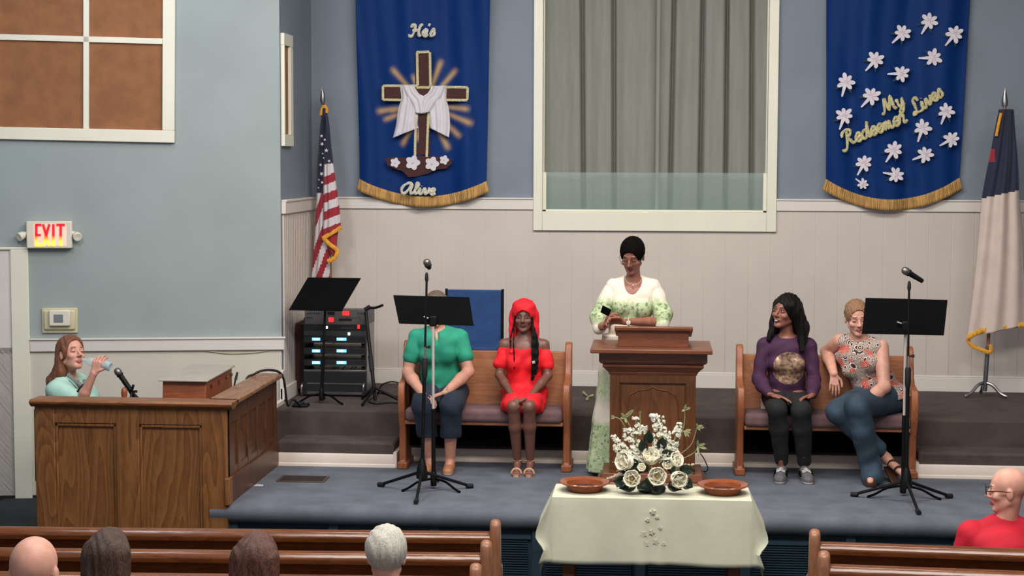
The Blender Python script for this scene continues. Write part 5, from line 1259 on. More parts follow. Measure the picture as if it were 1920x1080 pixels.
# ================================================================== C  woman at the pulpit
def woman_pulpit():
    t = person('person standing behind the pulpit in a white and leaf-green dress, looking down', (-.17, 11.62, 0))
    J = dict(pelvis=(-.19, 11.65, .90), chest=(-.165, 11.63, 1.225), neck=(-.155, 11.625, 1.40), shl=(-.018, 11.63, 1.345), shr=(-.300, 11.62, 1.345))
    er, el = V(-.385, 11.60, 1.07), V(.045, 11.60, 1.10); wr, wl = V(-.355, 11.44, 1.075), V(-.215, 11.42, 1.115)
    hr, hl = V(-.28, 11.65, .88), V(-.10, 11.65, .88); kr, kl = V(-.30, 11.63, .48), V(-.10, 11.64, .48); ar, al = V(-.31, 11.66, .08), V(-.10, 11.66, .08)
    H = Head((-.165, 11.565, 1.565), -14, 24, 3, 1.02)
    S = SDF((-.52, 11.30, 0), (.16, 11.86, 1.72), .0042)
    torso(S, J, 0, .95); H.shape(S); H.neck(S, J['neck'], .046); arm(S, J['shr'], er, wr, 0, .9); arm(S, J['shl'], el, wl, 0, .9)
    leg(S, hr, kr, ar, 0, .9); leg(S, hl, kl, al, 0, .9)
    hand(S, wr, (.25, -.25, .75), (.7, -.1, -.2), (.1, -.9, .2), .9, .95, thumb=.6); hand(S, wl, (-.9, -.15, .12), (-.1, .6, -.7), (-.2, -.6, .6), .9, .95, thumb=.5)
    for a in (ar, al): S.cone(a, a+V(0, -.14, -.055), .034, .024, .02)
    S.build('body', [skin_mid, lipd, browd, M['eyew'], M['iris']], t, H.paint(1, 2, closed=True))
    S = SDF((-.30, 11.42, 1.45), (-.03, 11.75, 1.73), .0035); cap(S, H, .010, low=-.045); S.ripple(.0022, 260, 200, 210); S.build('hair', [mat('short_black_curls', (13, 9, 9), .9, spec=.08, noise=.2, nscale=120, bump=.6, bscale=200)], t)
    # print dress
    dm = bpy.data.materials.new('leaf_print'); dm.use_nodes = True; N = dm.node_tree.nodes; L = dm.node_tree.links; b = N['Principled BSDF']; b.inputs['Roughness'].default_value = .75
    g = N.new('ShaderNodeTexCoord'); sp = N.new('ShaderNodeSeparateXYZ'); L.new(g.outputs['Object'], sp.inputs[0])
    n1 = N.new('ShaderNodeTexNoise'); n1.inputs['Scale'].default_value = 24; n1.inputs['Detail'].default_value = 3; n1.inputs['Distortion'].default_value = 1.2; L.new(g.outputs['Object'], n1.inputs[0])
    bd = N.new('ShaderNodeValToRGB'); mp = N.new('ShaderNodeMapRange'); mp.inputs[1].default_value = 0; mp.inputs[2].default_value = 1.5; L.new(sp.outputs[2], mp.inputs[0]); L.new(mp.outputs[0], bd.inputs[0])
    el_ = bd.color_ramp.elements; el_[0].position = 0; el_[0].color = (.62, .62, .62, 1); el_[1].position = 1; el_[1].color = (0, 0, 0, 1)
    for p_, c_ in ((.24, .72), (.29, .05), (.33, .12), (.40, .62), (.50, .5), (.56, .02), (.66, .10), (.715, .25), (.75, .70), (.82, .72), (.865, .12), (.90, 0)):
        e = el_.new(p_); e.color = (c_, c_, c_, 1)
    ad = N.new('ShaderNodeMath'); ad.operation = 'ADD'; L.new(n1.outputs[0], ad.inputs[0]); L.new(bd.outputs[0], ad.inputs[1])
    r = N.new('ShaderNodeValToRGB'); rl = r.color_ramp.elements; rl[0].position = .60; rl[0].color = lin((230, 220, 204)); rl[1].position = 1.0; rl[1].color = lin((176, 194, 146))
    rl.new(.80).color = lin((206, 212, 178))
    mu = N.new('ShaderNodeMath'); mu.operation = 'MULTIPLY'; mu.inputs[1].default_value = .80; L.new(ad.outputs[0], mu.inputs[0]); L.new(mu.outputs[0], r.inputs[0])
    n2 = N.new('ShaderNodeTexNoise'); n2.inputs['Scale'].default_value = 44; n2.inputs['Detail'].default_value = 2; L.new(g.outputs['Object'], n2.inputs[0])
    m3 = N.new('ShaderNodeMath'); m3.operation = 'MULTIPLY'; L.new(n2.outputs[0], m3.inputs[0]); L.new(bd.outputs[0], m3.inputs[1])
    r3 = N.new('ShaderNodeValToRGB'); r3.color_ramp.elements[0].position = .36; r3.color_ramp.elements[1].position = .44; L.new(m3.outputs[0], r3.inputs[0])
    mx = N.new('ShaderNodeMix'); mx.data_type = 'RGBA'; mx.inputs[7].default_value = lin((112, 132, 100)); L.new(r3.outputs[0], mx.inputs[0]); L.new(r.outputs[0], mx.inputs[6]); L.new(mx.outputs[2], b.inputs['Base Color'])
    S = SDF((-.58, 11.38, 0.01), (.18, 11.92, 1.45), .005)
    torso(S, J, .014, .97, bust=.95)
    S.ell(V(J['neck'])+V(-.005, -.065, .015), (.066, .085, .125), None, .008, True)
    cx, cy_ = -.205, 11.66
    def skirt_(X, Y, Z):
        v = np.clip((1.0-Z)/.98, 0, 1.02); a = .165+.085*v; bb = .135+.07*v; th = np.arctan2((Y-cy_)/bb, (X-cx+.02*v)/a)
        rr_ = np.sqrt(((X-cx+.02*v)/a)**2+((Y-cy_)/bb)**2); d = (rr_-1-.055*v*np.sin(th*9+Z*1.5)-.03*v*np.sin(th*4+1))*bb
        return np.maximum(np.maximum(d, Z-1.0), .03-Z)
    S.put(skirt_, (-.52, 11.40, .02), (.12, 11.92, 1.02), .02)
    S.cut((0, 0, .03), (0, 0, -1)); S.ripple(.004, 30, 12, 26, .2)
    S.build('dress', [dm], t)
    for sh, e, q in ((V(J['shr']), er, -1), (V(J['shl']), el, 1)):
        S = SDF(np.minimum(sh, e)-.14, np.maximum(sh, e)+.14, .0045)
        m1 = sh+(e-sh)*.30+V(q*.012, 0, 0); m2 = sh+(e-sh)*.78+V(q*.018, -.01, -.0)
        S.cone(sh+V(0, 0, .012), m1, .046, .060, .015); S.cone(m1, m2, .060, .070, .02); S.cone(m2, e+V(q*.006, -.04, -.01), .068, .052, .02); S.ripple(.005, 50, 20, 26, .8)
        S.build('sleeve', [dm], t)
    P = H.p
    mb = MB()
    for q in (-1, 1):
        mb.tube([P(q*.033+.022*math.cos(v_), .104, -.004+.016*math.sin(v_)) for v_ in [i*math.pi/8 for i in range(17)]], .0016, 5)
        mb.tube([P(q*.055, .100, .0), P(q*.080, .05, .008), P(q*.080, -.01, .004)], .0016, 5)
    mb.tube([P(-.011, .104, .0), P(0, .108, .003), P(.011, .104, .0)], .0016, 5)
    mb.build('glasses', M['steel'], t)
    MB().tube([V(J['neck'])+V(.058*math.cos(v_), -.045+.02*0-.045*abs(math.sin(v_))*1.0, -.045*math.sin(v_)+.01) for v_ in [i*math.pi/12 for i in range(13)]], .0018, 5).build('necklace', M['gold'], t)
    MB().lathe([(0, -.008), (.008, 0), (0, .008)], V(J['neck'])+V(0, -.094, -.04), 10).build('pendant', M['goldpale'], t)
    o = MB().tube([V(wl)+V(.03+math.cos(v_)*.0, math.cos(v_)*.027, math.sin(v_)*.027) for v_ in [i*math.pi/8 for i in range(17)]], .0045, 6); o.lathe([(0, 0), (.016, 0), (.016, .007), (0, .008)], V(wl)+V(.03, -.030, .0), 14, M=Matrix.Rotation(math.pi/2, 4, 'X')); o.build('wristwatch', M['goldpale'], t)
    sh_ = mat('dark_flats', (40, 34, 32), .5, noise=.02)
    shoe('shoe', ar, ar+V(-.01, -.15, 0), sh_, t); shoe('shoe', al, al+V(.01, -.15, 0), sh_, t)
    c = P3(1136, 583, 11.36); d = unit(V(-.55, -.75, .35)); w_ = unit(np.cross(d, V(0, -1, .2))); n = np.cross(d, w_)
    Mx = Matrix((tuple(w_), tuple(d), tuple(n))).transposed().to_4x4(); Mx.translation = Vector(c)
    o = MB().box(-.026, .026, -.05, .05, -.004, .004, 0, Mx).build('phone', M['black_mat'], bevel=.004); tag(o, 'black phone held in the standing woman\'s hand above the pulpit', 'phone')
    MB().box(-.024, .024, -.045, .045, .004, .005, 0, Mx).build('screen', M['black'], o)
woman_pulpit()
# ================================================================== D  woman in the purple top
def woman_purple():
    t = person('person with long straight black hair in a purple top with a round gold print', (.93, 11.8, 0))
    J = dict(pelvis=(.935, 11.86, .545), chest=(.93, 11.80, .83), neck=(.93, 11.80, .995), shl=(1.09, 11.80, .925), shr=(.775, 11.80, .925))
    er, el = V(.735, 11.76, .68), V(1.125, 11.76, .68); wr, wl = V(.80, 11.56, .605), V(1.095, 11.56, .605)
    hr, hl = V(.86, 11.85, .545), V(1.01, 11.85, .545); kr, kl = V(.845, 11.45, .515), V(1.01, 11.45, .515); ar, al = V(.895, 11.60, .085), V(1.05, 11.60, .085)
    H = Head((.915, 11.765, 1.165), -42, -6, 6, 1.03)
    S = SDF((.62, 11.32, 0), (1.24, 12.02, 1.32), .0042)
    torso(S, J, 0, .92); H.shape(S, 1.2); H.neck(S, J['neck'], .047); arm(S, J['shr'], er, wr, 0, .92); arm(S, J['shl'], el, wl, 0, .92)
    leg(S, hr, kr, ar, 0, .85); leg(S, hl, kl, al, 0, .85)
    hand(S, wr, (.75, -.35, -.12), (.0, -.15, -1), (.3, -1, .1), .25, .98, 1.1, .1); hand(S, wl, (-.62, -.5, -.12), (.0, -.15, -1), (-.3, -1, .1), .25, .98, 1.1, .1)
    S.build('body', [skin_mid, lipd, browd, M['eyew'], M['iris'], teethm], t, H.paint(1, 2, teeth=5))
    P, R, A = H.p, H.R, H.ax
    S = SDF((.72, 11.62, .80), (1.16, 11.98, 1.34), .0045)
    S.ell(P(0, -.02, .036), R(.086, .105, .098), A, .01)
    for a, b_, c_, r_ in ((P(-.060, .02, .05), V(1.035, 11.74, 1.05), V(1.03, 11.69, .90), .045), (P(-.07, -.03, .02), V(1.04, 11.80, 1.05), V(1.05, 11.76, .90), .05), (P(.070, .0, .04), V(.845, 11.78, 1.08), V(.80, 11.745, .97), .038), (P(.06, -.05, .02), V(.88, 11.86, 1.05), V(.83, 11.84, .97), .05), (P(0, -.08, .02), V(.96, 11.88, 1.05), V(.96, 11.90, .94), .07)):
        S.cone(a, b_, r_, r_*.9, .03); S.cone(b_, c_, r_*.9, r_*.45, .03)
    S.ell(P(.004, .118, -.034), R(.070, .10, .100), A, .006, True); S.cone(P(0, .09, -.10), V(.905, 11.66, .93), .05, .062, .006, True)
    S.ripple(.004, 130, 90, 8, .5); S.build('hair', [hair_dark], t)
    pm = mat('purple_knit', (64, 30, 62), .8, noise=.06, nscale=14); gp = mat('gold_foil_print', (222, 192, 150), .35, .35, noise=.1, nscale=42, rgb2=(120, 78, 84))
    S = SDF((.62, 11.50, .50), (1.24, 12.02, 1.0), .0045)
    torso(S, J, .010, .93, bust=.85); arm(S, J['shr'], er, er+(wr-er)*.92, .013, .95); arm(S, J['shl'], el, el+(wl-el)*.92, .013, .95)
    S.ell(V(J['neck'])+V(0, -.04, .045), (.085, .085, .07), None, .008, True); S.ripple(.004, 28, 14, 40, 2); S.cut((0, 0, .53), (0, 0, -1))
    c = P3(1481, 692, 11.66)
    S.build('sweater', [pm, gp], t, [(lambda Q: ((Q[:, 0]-c[0])**2+(Q[:, 2]-c[2])**2 < .118**2) & (Q[:, 1] < 11.78) & (np.abs(Q[:, 0]-c[0]) < .112), 1)])
    S = SDF((.66, 11.33, .09), (1.20, 12.02, .70), .005)
    S.ell(J['pelvis'], (.165, .13, .10), None, .03)
    for h_, k_, a_ in ((hr, kr, ar), (hl, kl, al)): limb(S, h_, k_, .085, .060, .008, .03); limb(S, k_, a_+V(0, 0, .05), .055, .040, .008, .02, .058)
    S.ripple(.003, 30, 12, 34, .4); S.cut((0, 0, .60), (0, 0, 1)); S.build('leggings', [mat('black_leggings', (25, 26, 28), .85, noise=.06, nscale=20)], t)
    sm = mat('trainer_mesh', (92, 90, 94), .7, noise=.15, nscale=90); sol = mat('white_sole', (214, 208, 206), .5)
    for a, q in ((ar, -.03), (al, .02)):
        o = shoe('trainer', a, a+V(q, -.185, 0), sm, t, .046, sol, .062)
        d = V(q, -.185, 0)
        for j in (.30, .42, .54): MB().tube([a+d*j+V(-.028, 0, .0-.03*j), a+d*j+V(0, -.012, .018-.035*j), a+d*j+V(.028, 0, 0-.03*j)], .0045, 6).build('lace', sol, o)
        for s_ in (-1, 1): MB().tube(crom([a+d*.1+V(s_*.036, 0, -.045), a+d*.3+V(s_*.040, 0, -.015), a+d*.55+V(s_*.044, 0, -.045)], 4), .006, 6).build('side_stripe', M['black_mat'], o)
    pc = atY(1431, 748, 11.86); tag(MB().box(pc.x-.016, pc.x+.02, 11.855, 11.862, .456, .535).build('paper_card', M['whitecloth'], bevel=.002), 'small white card propped on the bench cushion beside the purple top', 'card')
woman_purple()
# ================================================================== E  woman in the patterned blouse
def woman_blouse():
    t = person('person in a patterned sleeveless blouse and jeans, legs crossed, arm over the bench back', (1.5, 11.8, 0))
    J = dict(pelvis=(1.60, 11.84, .555), chest=(1.475, 11.82, .82), neck=(1.43, 11.79, .985), shl=(1.585, 11.75, .925), shr=(1.315, 11.86, .955))
    er, el = V(1.235, 12.02, .86), V(1.590, 11.585, .665); wr, wl = V(1.262, 11.78, .73), V(1.435, 11.44, .57)
    hr, hl = V(1.51, 11.85, .545), V(1.68, 11.84, .555); kr, kl = V(1.27, 11.50, .50), V(1.385, 11.38, .555); ar, al = V(1.62, 11.62, .16), V(1.50, 11.50, .09)
    H = Head((1.412, 11.745, 1.130), 5, 12, -4, 1.02)
    S = SDF((1.08, 11.26, 0), (1.88, 12.14, 1.32), .0044)
    torso(S, J, 0, 1.1); H.shape(S); H.neck(S, J['neck'], .052); arm(S, J['shr'], er, wr, 0, 1.2); arm(S, J['shl'], el, wl, 0, 1.22)
    leg(S, hr, kr, ar, 0, 1.0); leg(S, hl, kl, al, 0, 1.0)
    hand(S, wl, (-.65, -.35, -.55), (-.2, .2, -1), (.5, -.9, 0), .45, 1.0, 1, .3); hand(S, wr, (.06, -.18, -1), (.2, 1, 0), (1, .1, 0), .35, .95, 1, .2)
    for a, d in ((ar, V(.10, -.10, -.09)), (al, V(-.02, -.13, -.05))): S.cone(a, a+d, .034, .024, .02)
    S.build('body', [skin_fair2, lipm, browm, M['eyew'], M['iris']], t, H.paint(1, 2, closed=True))
    S = SDF((1.27, 11.60, 1.06), (1.57, 11.92, 1.36), .004); cap(S, H, .008, low=-.02); S.ell(H.p(0, .112, .0), H.R(.074, .078, .088), H.ax, .008, True); S.ripple(.003, 330, 60, 150); S.build('hair', [hair_blond], t)
    bm2 = bpy.data.materials.new('blouse_print'); bm2.use_nodes = True; N = bm2.node_tree.nodes; L = bm2.node_tree.links; b = N['Principled BSDF']; b.inputs['Roughness'].default_value = .8
    g = N.new('ShaderNodeTexCoord'); n0 = N.new('ShaderNodeTexNoise'); n0.inputs['Scale'].default_value = 13; n0.inputs['Detail'].default_value = 1; L.new(g.outputs['Object'], n0.inputs[0])
    wv = N.new('ShaderNodeTexVoronoi'); wv.inputs['Scale'].default_value = 17; L.new(g.outputs['Object'], wv.inputs[0])
    mu = N.new('ShaderNodeMath'); mu.operation = 'MULTIPLY'; mu.inputs[1].default_value = 52; L.new(wv.outputs['Distance'], mu.inputs[0]); sn = N.new('ShaderNodeMath'); sn.operation = 'SINE'; L.new(mu.outputs[0], sn.inputs[0])
    v2 = N.new('ShaderNodeTexVoronoi'); v2.inputs['Scale'].default_value = 70; L.new(g.outputs['Object'], v2.inputs[0])
    ad = N.new('ShaderNodeMath'); ad.operation = 'ADD'; L.new(sn.outputs[0], ad.inputs[0]); L.new(v2.outputs['Distance'], ad.inputs[1])
    r = N.new('ShaderNodeValToRGB'); r.color_ramp.elements[0].position = .42; r.color_ramp.elements[0].color = lin((50, 34, 40)); r.color_ramp.elements[1].position = .58; r.color_ramp.elements[1].color = lin((226, 204, 190)); L.new(ad.outputs[0], r.inputs[0])
    r2 = N.new('ShaderNodeValToRGB'); r2.color_ramp.elements[0].position = .57; r2.color_ramp.elements[1].position = .60; L.new(n0.outputs[0], r2.inputs[0])
    r4 = N.new('ShaderNodeValToRGB'); r4.color_ramp.elements[0].position = .2; r4.color_ramp.elements[0].color = lin((186, 40, 32)); r4.color_ramp.elements[1].position = .9; r4.color_ramp.elements[1].color = lin((222, 150, 132)); L.new(ad.outputs[0], r4.inputs[0])
    mx = N.new('ShaderNodeMix'); mx.data_type = 'RGBA'; L.new(r2.outputs[0], mx.inputs[0]); L.new(r.outputs[0], mx.inputs[6]); L.new(r4.outputs[0], mx.inputs[7]); L.new(mx.outputs[2], b.inputs['Base Color'])
    S = SDF((1.20, 11.54, .46), (1.88, 12.06, 1.06), .005)
    torso(S, J, .012, 1.10, bust=.95); S.ell(V(1.64, 11.82, .575), (.20, .15, .08), None, .03)
    S.ell(V(J['neck'])+V(0, -.03, .045), (.060, .080, .075), None, .008, True); S.cone(V(J['neck'])+V(0, -.09, .01), V(J['chest'])+V(-.01, -.15, .05), .030, .008, .008, True)
    S.ell(V(J['shl'])+V(.06, 0, -.02), (.05, .10, .10), None, .01, True); S.ell(V(J['shr'])+V(-.065, 0, -.02), (.05, .10, .10), None, .01, True)
    S.ripple(.005, 26, 14, 34, 1.2); S.cut((1.6, 11.8, .535), (.25, 0, -1)); S.build('blouse', [bm2], t)
    S = SDF((1.10, 11.26, .02), (1.90, 12.04, .72), .005)
    S.ell(J['pelvis'], (.20, .15, .11), None, .03)
    for h_, k_, a_, e_ in ((hr, kr, ar, .60), (hl, kl, al, 1.0)):
        limb(S, h_, k_, .108, .080, .008, .03); limb(S, k_, k_+(a_-k_)*(.80 if a_ is ar else .98), .074, .060, .008, .02, .072)
    S.cone(al+V(0, 0, .07), al+V(.0, -.05, -.035), .068, .078, .02)
    S.ripple(.005, 24, 12, 28, .9); S.cut((0, 0, .02), (0, 0, -1)); S.cut((1.6, 11.8, .655), (0, 0, 1)); S.build('jeans', [mat('blue_jeans', (48, 66, 82), .85, noise=.14, nscale=9)], t)
    sd = mat('brown_wedge', (70, 40, 30), .5, noise=.05)
    f = ar+V(.03, -.03, -.06)
    o = MB().box(-.035, .035, -.02, .15, -.022, -.006, M=Matrix.Translation(Vector(ar+V(.02, 0, -.065))) @ Matrix.Rotation(math.radians(200), 4, 'Z') @ Matrix.Rotation(math.radians(-35), 4, 'X')).build('sandal', sd, t, bevel=.006)
    for j in (.4, .8): MB().tube([ar+V(.10, -.10, -.09)*j+V(.034*math.cos(v_), -.02*math.sin(v_), .034*math.sin(v_)) for v_ in [i*math.pi/8 for i in range(17)]], .007, 6).build('strap', sd, o)
    shoe('sandal', al, al+V(-.02, -.14, 0), sd, t, .046, None, .072)
    MB().tube([wl+(el-wl)*.06+V(.020*math.cos(v_)*.9, .012*math.cos(v_)+.0, 0)+V(.0, .022*math.sin(v_), .018*math.sin(v_)) for v_ in [i*math.pi/8 for i in range(17)]], .0075, 6).build('wristband', M['black_mat'], t)
woman_blouse()
# ================================================================== F  woman drinking in the choir
def woman_choir():
    Yc = 11.0; hc = P3(134, 664, Yc)
    t = person('person with long auburn hair in mint top drinking from a bottle behind the choir rail', (hc[0], Yc, oz))
    H = Head(hc, 54, -17, 6, 1.04)
    nk = hc+V(-.035, .03, -.135); J = dict(pelvis=(nk[0]-.03, Yc+.06, .13), chest=(nk[0]-.01, Yc+.045, .60), neck=nk, shl=V(nk[0]+.035, Yc+.14, nk[2]-.09), shr=V(nk[0]-.035, Yc-.10, nk[2]-.10))
    J['chest'] = V(nk[0]-.01, Yc+.02, nk[2]-.18)
    er = P3(150, 756, Yc-.14); wr = P3(176, 700, Yc-.17); el_ = P3(180, 765, Yc+.14); wl = P3(190, 790, Yc+.0)
    S = SDF(V(hc[0]-.34, Yc-.40, oz), V(hc[0]+.48, Yc+.36, hc[2]+.15), .0045)
    pe = V(J['pelvis']); hr, hl = pe+V(.0, -.09, 0), pe+V(0, .09, 0); kr, kl = pe+V(.40, -.12, .02), pe+V(.40, .10, .02); ar, al = pe+V(.38, -.12, -.40), pe+V(.38, .10, -.40)
    torso(S, J, 0, .92); H.shape(S); H.neck(S, nk, .047); arm(S, J['shr'], er, wr, 0, .95); arm(S, J['shl'], el_, wl, 0, .95); leg(S, hr, kr, ar, 0, .9); leg(S, hl, kl, al, 0, .9)
    for a in (ar, al): S.cone(a, a+V(.14, 0, -.04), .034, .024, .02)
    hand(S, wr, (.30, .06, .9), (.15, .95, .1), (.95, -.1, .2), .95, .98, 1, .6); hand(S, wl, (.5, -.4, -.4), (0, 0, -1), (.3, -1, 0), .4, .95)
    S.build('body', [skin_fair, lipm, browm, M['eyew'], M['iris']], t, H.paint(1, 2, closed=True))
    P = H.p; S = SDF(hc+V(-.27, -.17, -.34), hc+V(.14, .19, .15), .0045)
    cap(S, H, .012, low=-.09)
    S.chain([P(.0, -.09, .0), P(.01, -.115, -.09), nk+V(-.11, .02, -.06), nk+V(-.145, .0, -.16)], [.06, .055, .048, .02], .03); S.chain([P(.05, -.05, -.03), P(.045, -.07, -.11), nk+V(-.09, -.06, -.05)], [.04, .045, .03], .03)
    S.ell(P(.078, -.006, -.012), H.R(.03, .022, .03), H.ax, .006, True); S.ell(P(0, .105, .0), H.R(.088, .082, .092), H.ax, .008, True)
    S.ripple(.004, 110, 90, 14, .5); S.build('hair', [hair_red], t)
    S = SDF(V(hc[0]-.34, Yc-.32, oz+.35), V(hc[0]+.30, Yc+.36, hc[2]-.02), .005)
    torso(S, J, .015, .95, bust=.9); shr, shl = V(J['shr']), V(J['shl']); limb(S, shr, shr+(er-shr)*.62, .062, .064, .012, .02); limb(S, shl, shl+(el_-shl)*.6, .062, .064, .012, .02)
    S.ell(nk+V(.05, -.01, .02), (.085, .07, .075), None, .008, True); S.ripple(.004, 26, 20, 30, .3)
    S.build('shirt', [mat('mint_knit', (168, 206, 192), .8, noise=.03, nscale=12)], t)
    S = SDF(V(hc[0]-.34, Yc-.30, oz+.05), V(hc[0]+.48, Yc+.36, oz+.75), .006); S.ell(pe, (.15, .20, .11), None, .03)
    for h_, k_, a_ in ((hr, kr, ar), (hl, kl, al)): limb(S, h_, k_, .09, .065, .008, .03); limb(S, k_, a_, .06, .045, .008, .02)
    S.build('trousers', [mat('dark_trousers', (36, 38, 46), .85, noise=.05)], t)
    dk = mat('dark_strap', (22, 26, 28), .7, noise=.02); f = J['f']
    pts = [shr+V(-.035, .03, -.30), shr+V(-.045, .035, -.14), shr+V(-.02, .045, .0), shr+V(.02, .05, .055), nk+V(.04, -.09, -.05), nk+V(.11, -.075, -.14)]
    MB().tube(crom(pts, 6), .009, 6, flat=.5).build('strap', dk, t)
    MB().tube(crom([nk+V(.01, -.06, .0), nk+V(.09, -.06, -.06), nk+V(.125, -.04, -.10), nk+V(.10, .04, -.06)], 6), .016, 8).build('scarf', mat('grey_scarf', (136, 140, 134), .8, noise=.15, nscale=50), t)
    MB().tube(crom([nk+V(.08, -.08, -.11), nk+V(.13, -.07, -.19), nk+V(.14, -.06, -.24)], 5), .030, 8, flat=.4).build('bag_flap', mat('plum_cloth', (58, 30, 50), .8, noise=.05), t)
    b0 = P3(155, 674, Yc-.10); b1_ = P3(208, 688, Yc-.16); d = unit(b1_-b0); L_ = np.linalg.norm(b1_-b0); Mx = Vector((0, 0, 1)).rotation_difference(Vector(d)).to_matrix().to_4x4()
    bt = thing('water_bottle', 'clear plastic water bottle held to the choir woman\'s mouth', 'bottle', Vector(b1_))
    pl = mat('clear_plastic', (214, 232, 234), .08, alpha=.42); pl.node_tree.nodes['Principled BSDF'].inputs['Specular IOR Level'].default_value = .9
    MB().lathe([(.010, 0), (.012, .0), (.012, .02), (.018, .04), (.031, .065), (.032, .10), (.030, .105), (.032, .11), (.032, L_-.01), (.026, L_), (0, L_-.006)], Vector(b0), 24, M=Mx).build('body', pl, bt)
    MB().lathe([(0, L_*.62), (.028, L_*.62), (.029, L_-.012), (0, L_-.012)], Vector(b0), 20, M=Mx).build('water', mat('water_blue', (120, 160, 168), .1, alpha=.5), bt)
    MB().tube(crom([wr+(er-wr)*.35+V(-.028, 0, .0), wr+(er-wr)*.45+V(-.045, -.0, -.0), wr+(er-wr)*.62+V(-.055, .0, .0)], 4), .007, 6).build('wrist_cord', dk, t)
    c = thing('choir_chair', 'dark chair hidden behind the choir rail under the auburn-haired woman', 'chair', (pe[0], pe[1], oz))
    MB().box(pe[0]-.13, pe[0]+.22, pe[1]-.22, pe[1]+.22, pe[2]-.16, pe[2]-.105).build('seat', dk, c, bevel=.01)
    MB().box(pe[0]-.15, pe[0]-.13, pe[1]-.22, pe[1]+.22, pe[2]-.10, pe[2]+.40).build('backrest', dk, c, bevel=.008)
    for ax_ in (-.11, .18):
        for ay in (-.2, .2): MB().tube([(pe[0]+ax_, pe[1]+ay, oz), (pe[0]+ax_, pe[1]+ay, pe[2]-.15)], .012, 8).build('leg', dk, c)
woman_choir()
tag(MB().lathe([(0, 0), (.018, 0), (.021, .03), (.018, .055), (.008, .066), (0, .068)], Vector((atY(233, 738, 10.6).x, 10.6, cz-.02)), 16).build('knob_post', M['organ']), 'rounded wooden post end peeping over the choir rail by the microphone', 'post')
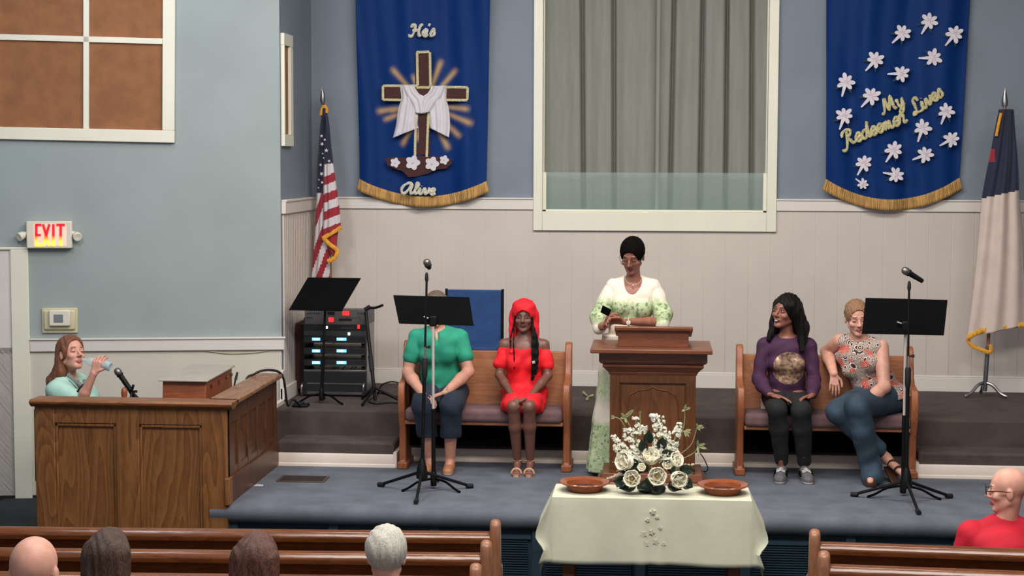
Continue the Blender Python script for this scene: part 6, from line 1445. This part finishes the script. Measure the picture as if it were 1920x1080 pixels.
# ================================================================== CONGREGATION
def sitter(label, px, py_top, Y, hairm, skin, shirt, hw=1.0, bald=False, longhair=False, yaw=180, scarf=None, glasses=False, gw=1.0):
    top = P3(px, py_top, Y); hc = top-V(0, 0, .122*hw); t = person(label, (hc[0], Y, FLOOR)); H = Head(hc, yaw, 4, 0, hw)
    nk = hc+V(0, -.02 if yaw == 180 else .02, -.155*hw); J = dict(pelvis=(hc[0], Y-.02, FLOOR+.53), chest=(hc[0], Y-.01, nk[2]-.20), neck=nk, shl=nk+V(-.18, 0, -.085), shr=nk+V(.18, 0, -.085), back=True)
    S = SDF((hc[0]-.36, Y-.20, FLOOR), (hc[0]+.36, Y+.62, hc[2]+.15), .0055)
    torso(S, J, 0, 1.05*gw); H.shape(S); H.neck(S, nk, .056)
    pe = V(J['pelvis'])
    for q in (-1, 1):
        sh = nk+V(q*.18, 0, -.085); e = sh+V(q*.05, .06, -.28); w_ = e+V(-q*.10, .22, -.02); arm(S, sh, e, w_, 0, 1.05); hand(S, w_, (-q*.3, .9, -.2), (0, 0, -1), (-q, 0, .2), .4, 1.0)
        h_ = pe+V(q*.09, .0, 0); k_ = pe+V(q*.10, .40, -.01); a_ = V(k_[0], k_[1]+.02, FLOOR+.08); leg(S, h_, k_, a_, 0, 1.0); S.cone(a_, a_+V(0, .13, -.045), .034, .026, .02)
    S.build('body', [skin, lipm, browm, M['eyew'], M['iris']], t, H.paint(1, 2))
    if not bald:
        S = SDF(hc+V(-.17, -.2, -.36), hc+V(.17, .17, .17), .0045)
        cap(S, H, .013, low=-.085)
        if longhair:
            for x in (-.045, 0, .045): S.cone(hc+V(x, -.05, .02), hc+V(x*1.3, -.085, -.24), .062, .045, .03)
        S.ripple(.003, 130, 100, 16, px*.1); S.build('hair', [hairm], t)
    S = SDF((hc[0]-.36, Y-.24, FLOOR+.44), (hc[0]+.36, Y+.46, nk[2]+.05), .007)
    torso(S, J, .018, 1.08*gw)
    for q in (-1, 1):
        sh = nk+V(q*.18, 0, -.085); e = sh+V(q*.05, .06, -.28); limb(S, sh, sh+(e-sh)*.75, .062, .062, .014, .02)
    S.ell(nk+V(0, .0, .05), (.068, .07, .06), None, .008, True); S.ripple(.004, 24, 20, 30, .3); S.build('shirt', [shirt], t)
    S = SDF((hc[0]-.34, Y-.22, FLOOR+.08), (hc[0]+.34, Y+.56, FLOOR+.72), .008); S.ell(pe, (.19, .15, .12), None, .03)
    for q in (-1, 1):
        h_ = pe+V(q*.09, .0, 0); k_ = pe+V(q*.10, .40, -.01); a_ = V(k_[0], k_[1]+.02, FLOOR+.11); limb(S, h_, k_, .10, .075, .0, .03); limb(S, k_, a_, .07, .055, 0, .02)
    S.build('trousers', [mat('dark_slacks', (44, 44, 50), .85, noise=.05)], t)
    if glasses:
        P = H.p; mb = MB()
        for q in (-1, 1):
            mb.tube([P(q*.033+.023*math.cos(v_), .106, .002+.018*math.sin(v_)) for v_ in [i*math.pi/8 for i in range(17)]], .0026, 6); mb.tube([P(q*.056, .102, .006), P(q*.080, .05, .010), P(q*.080, -.015, .004)], .0026, 6)
        mb.tube([P(-.010, .106, .004), P(.010, .106, .004)], .0024, 6); mb.build('glasses', M['black'], t)
    return t
grey_cloth = mat('grey_cloth', (110, 112, 118), .85, noise=.04); blue_cloth = mat('dusty_blue_cloth', (84, 98, 126), .85, noise=.04); brown_cloth = mat('brown_cloth', (96, 80, 70), .85, noise=.04)
red_cloth = mat('crimson_cloth', (196, 16, 44), .8, noise=.03, nscale=10)
sitter('bald person seen from behind at the far left of the pews', 64, 1002, 5.9, None, skin_fair2, grey_cloth, 1.15, bald=True)
pew(-.79, -1, 5.5, 'long oak pew left of the aisle under the bald person, below the picture edge')
sitter('person with straight dark brown hair seen from behind, second from the left', 205, 993, 6.85, hair_brown, skin_fair, blue_cloth, .98, longhair=True)
sitter('person with reddish brown hair seen from behind, between two other heads', 482, 1000, 6.85, mat('chestnut_hair', (86, 54, 44), .5, noise=.3, nscale=40, stretch=(5, 5, 1), bump=.5, bscale=90), skin_fair, brown_cloth, .98, longhair=True)
sitter('white-haired person seen from behind near the aisle end of the pews', 725, 988, 6.80, hair_white, skin_fair2, grey_cloth, 1.0)
sitter('person in a crimson shirt and black glasses turned sideways in the right front pew', 1890, 875, 9.0, None, skin_fair2, red_cloth, 1.05, bald=True, yaw=-100, glasses=True, gw=1.15)
# the pew the congregation sits on
pew(-.79, -1, 6.45, 'long oak pew left of the aisle, the one the seen-from-behind people sit on')
# tidy: every light and structure piece is tagged; drop helper-only attributes
for o in bpy.data.objects:
    if 'label' in o and o['label'] is None: del o['label']
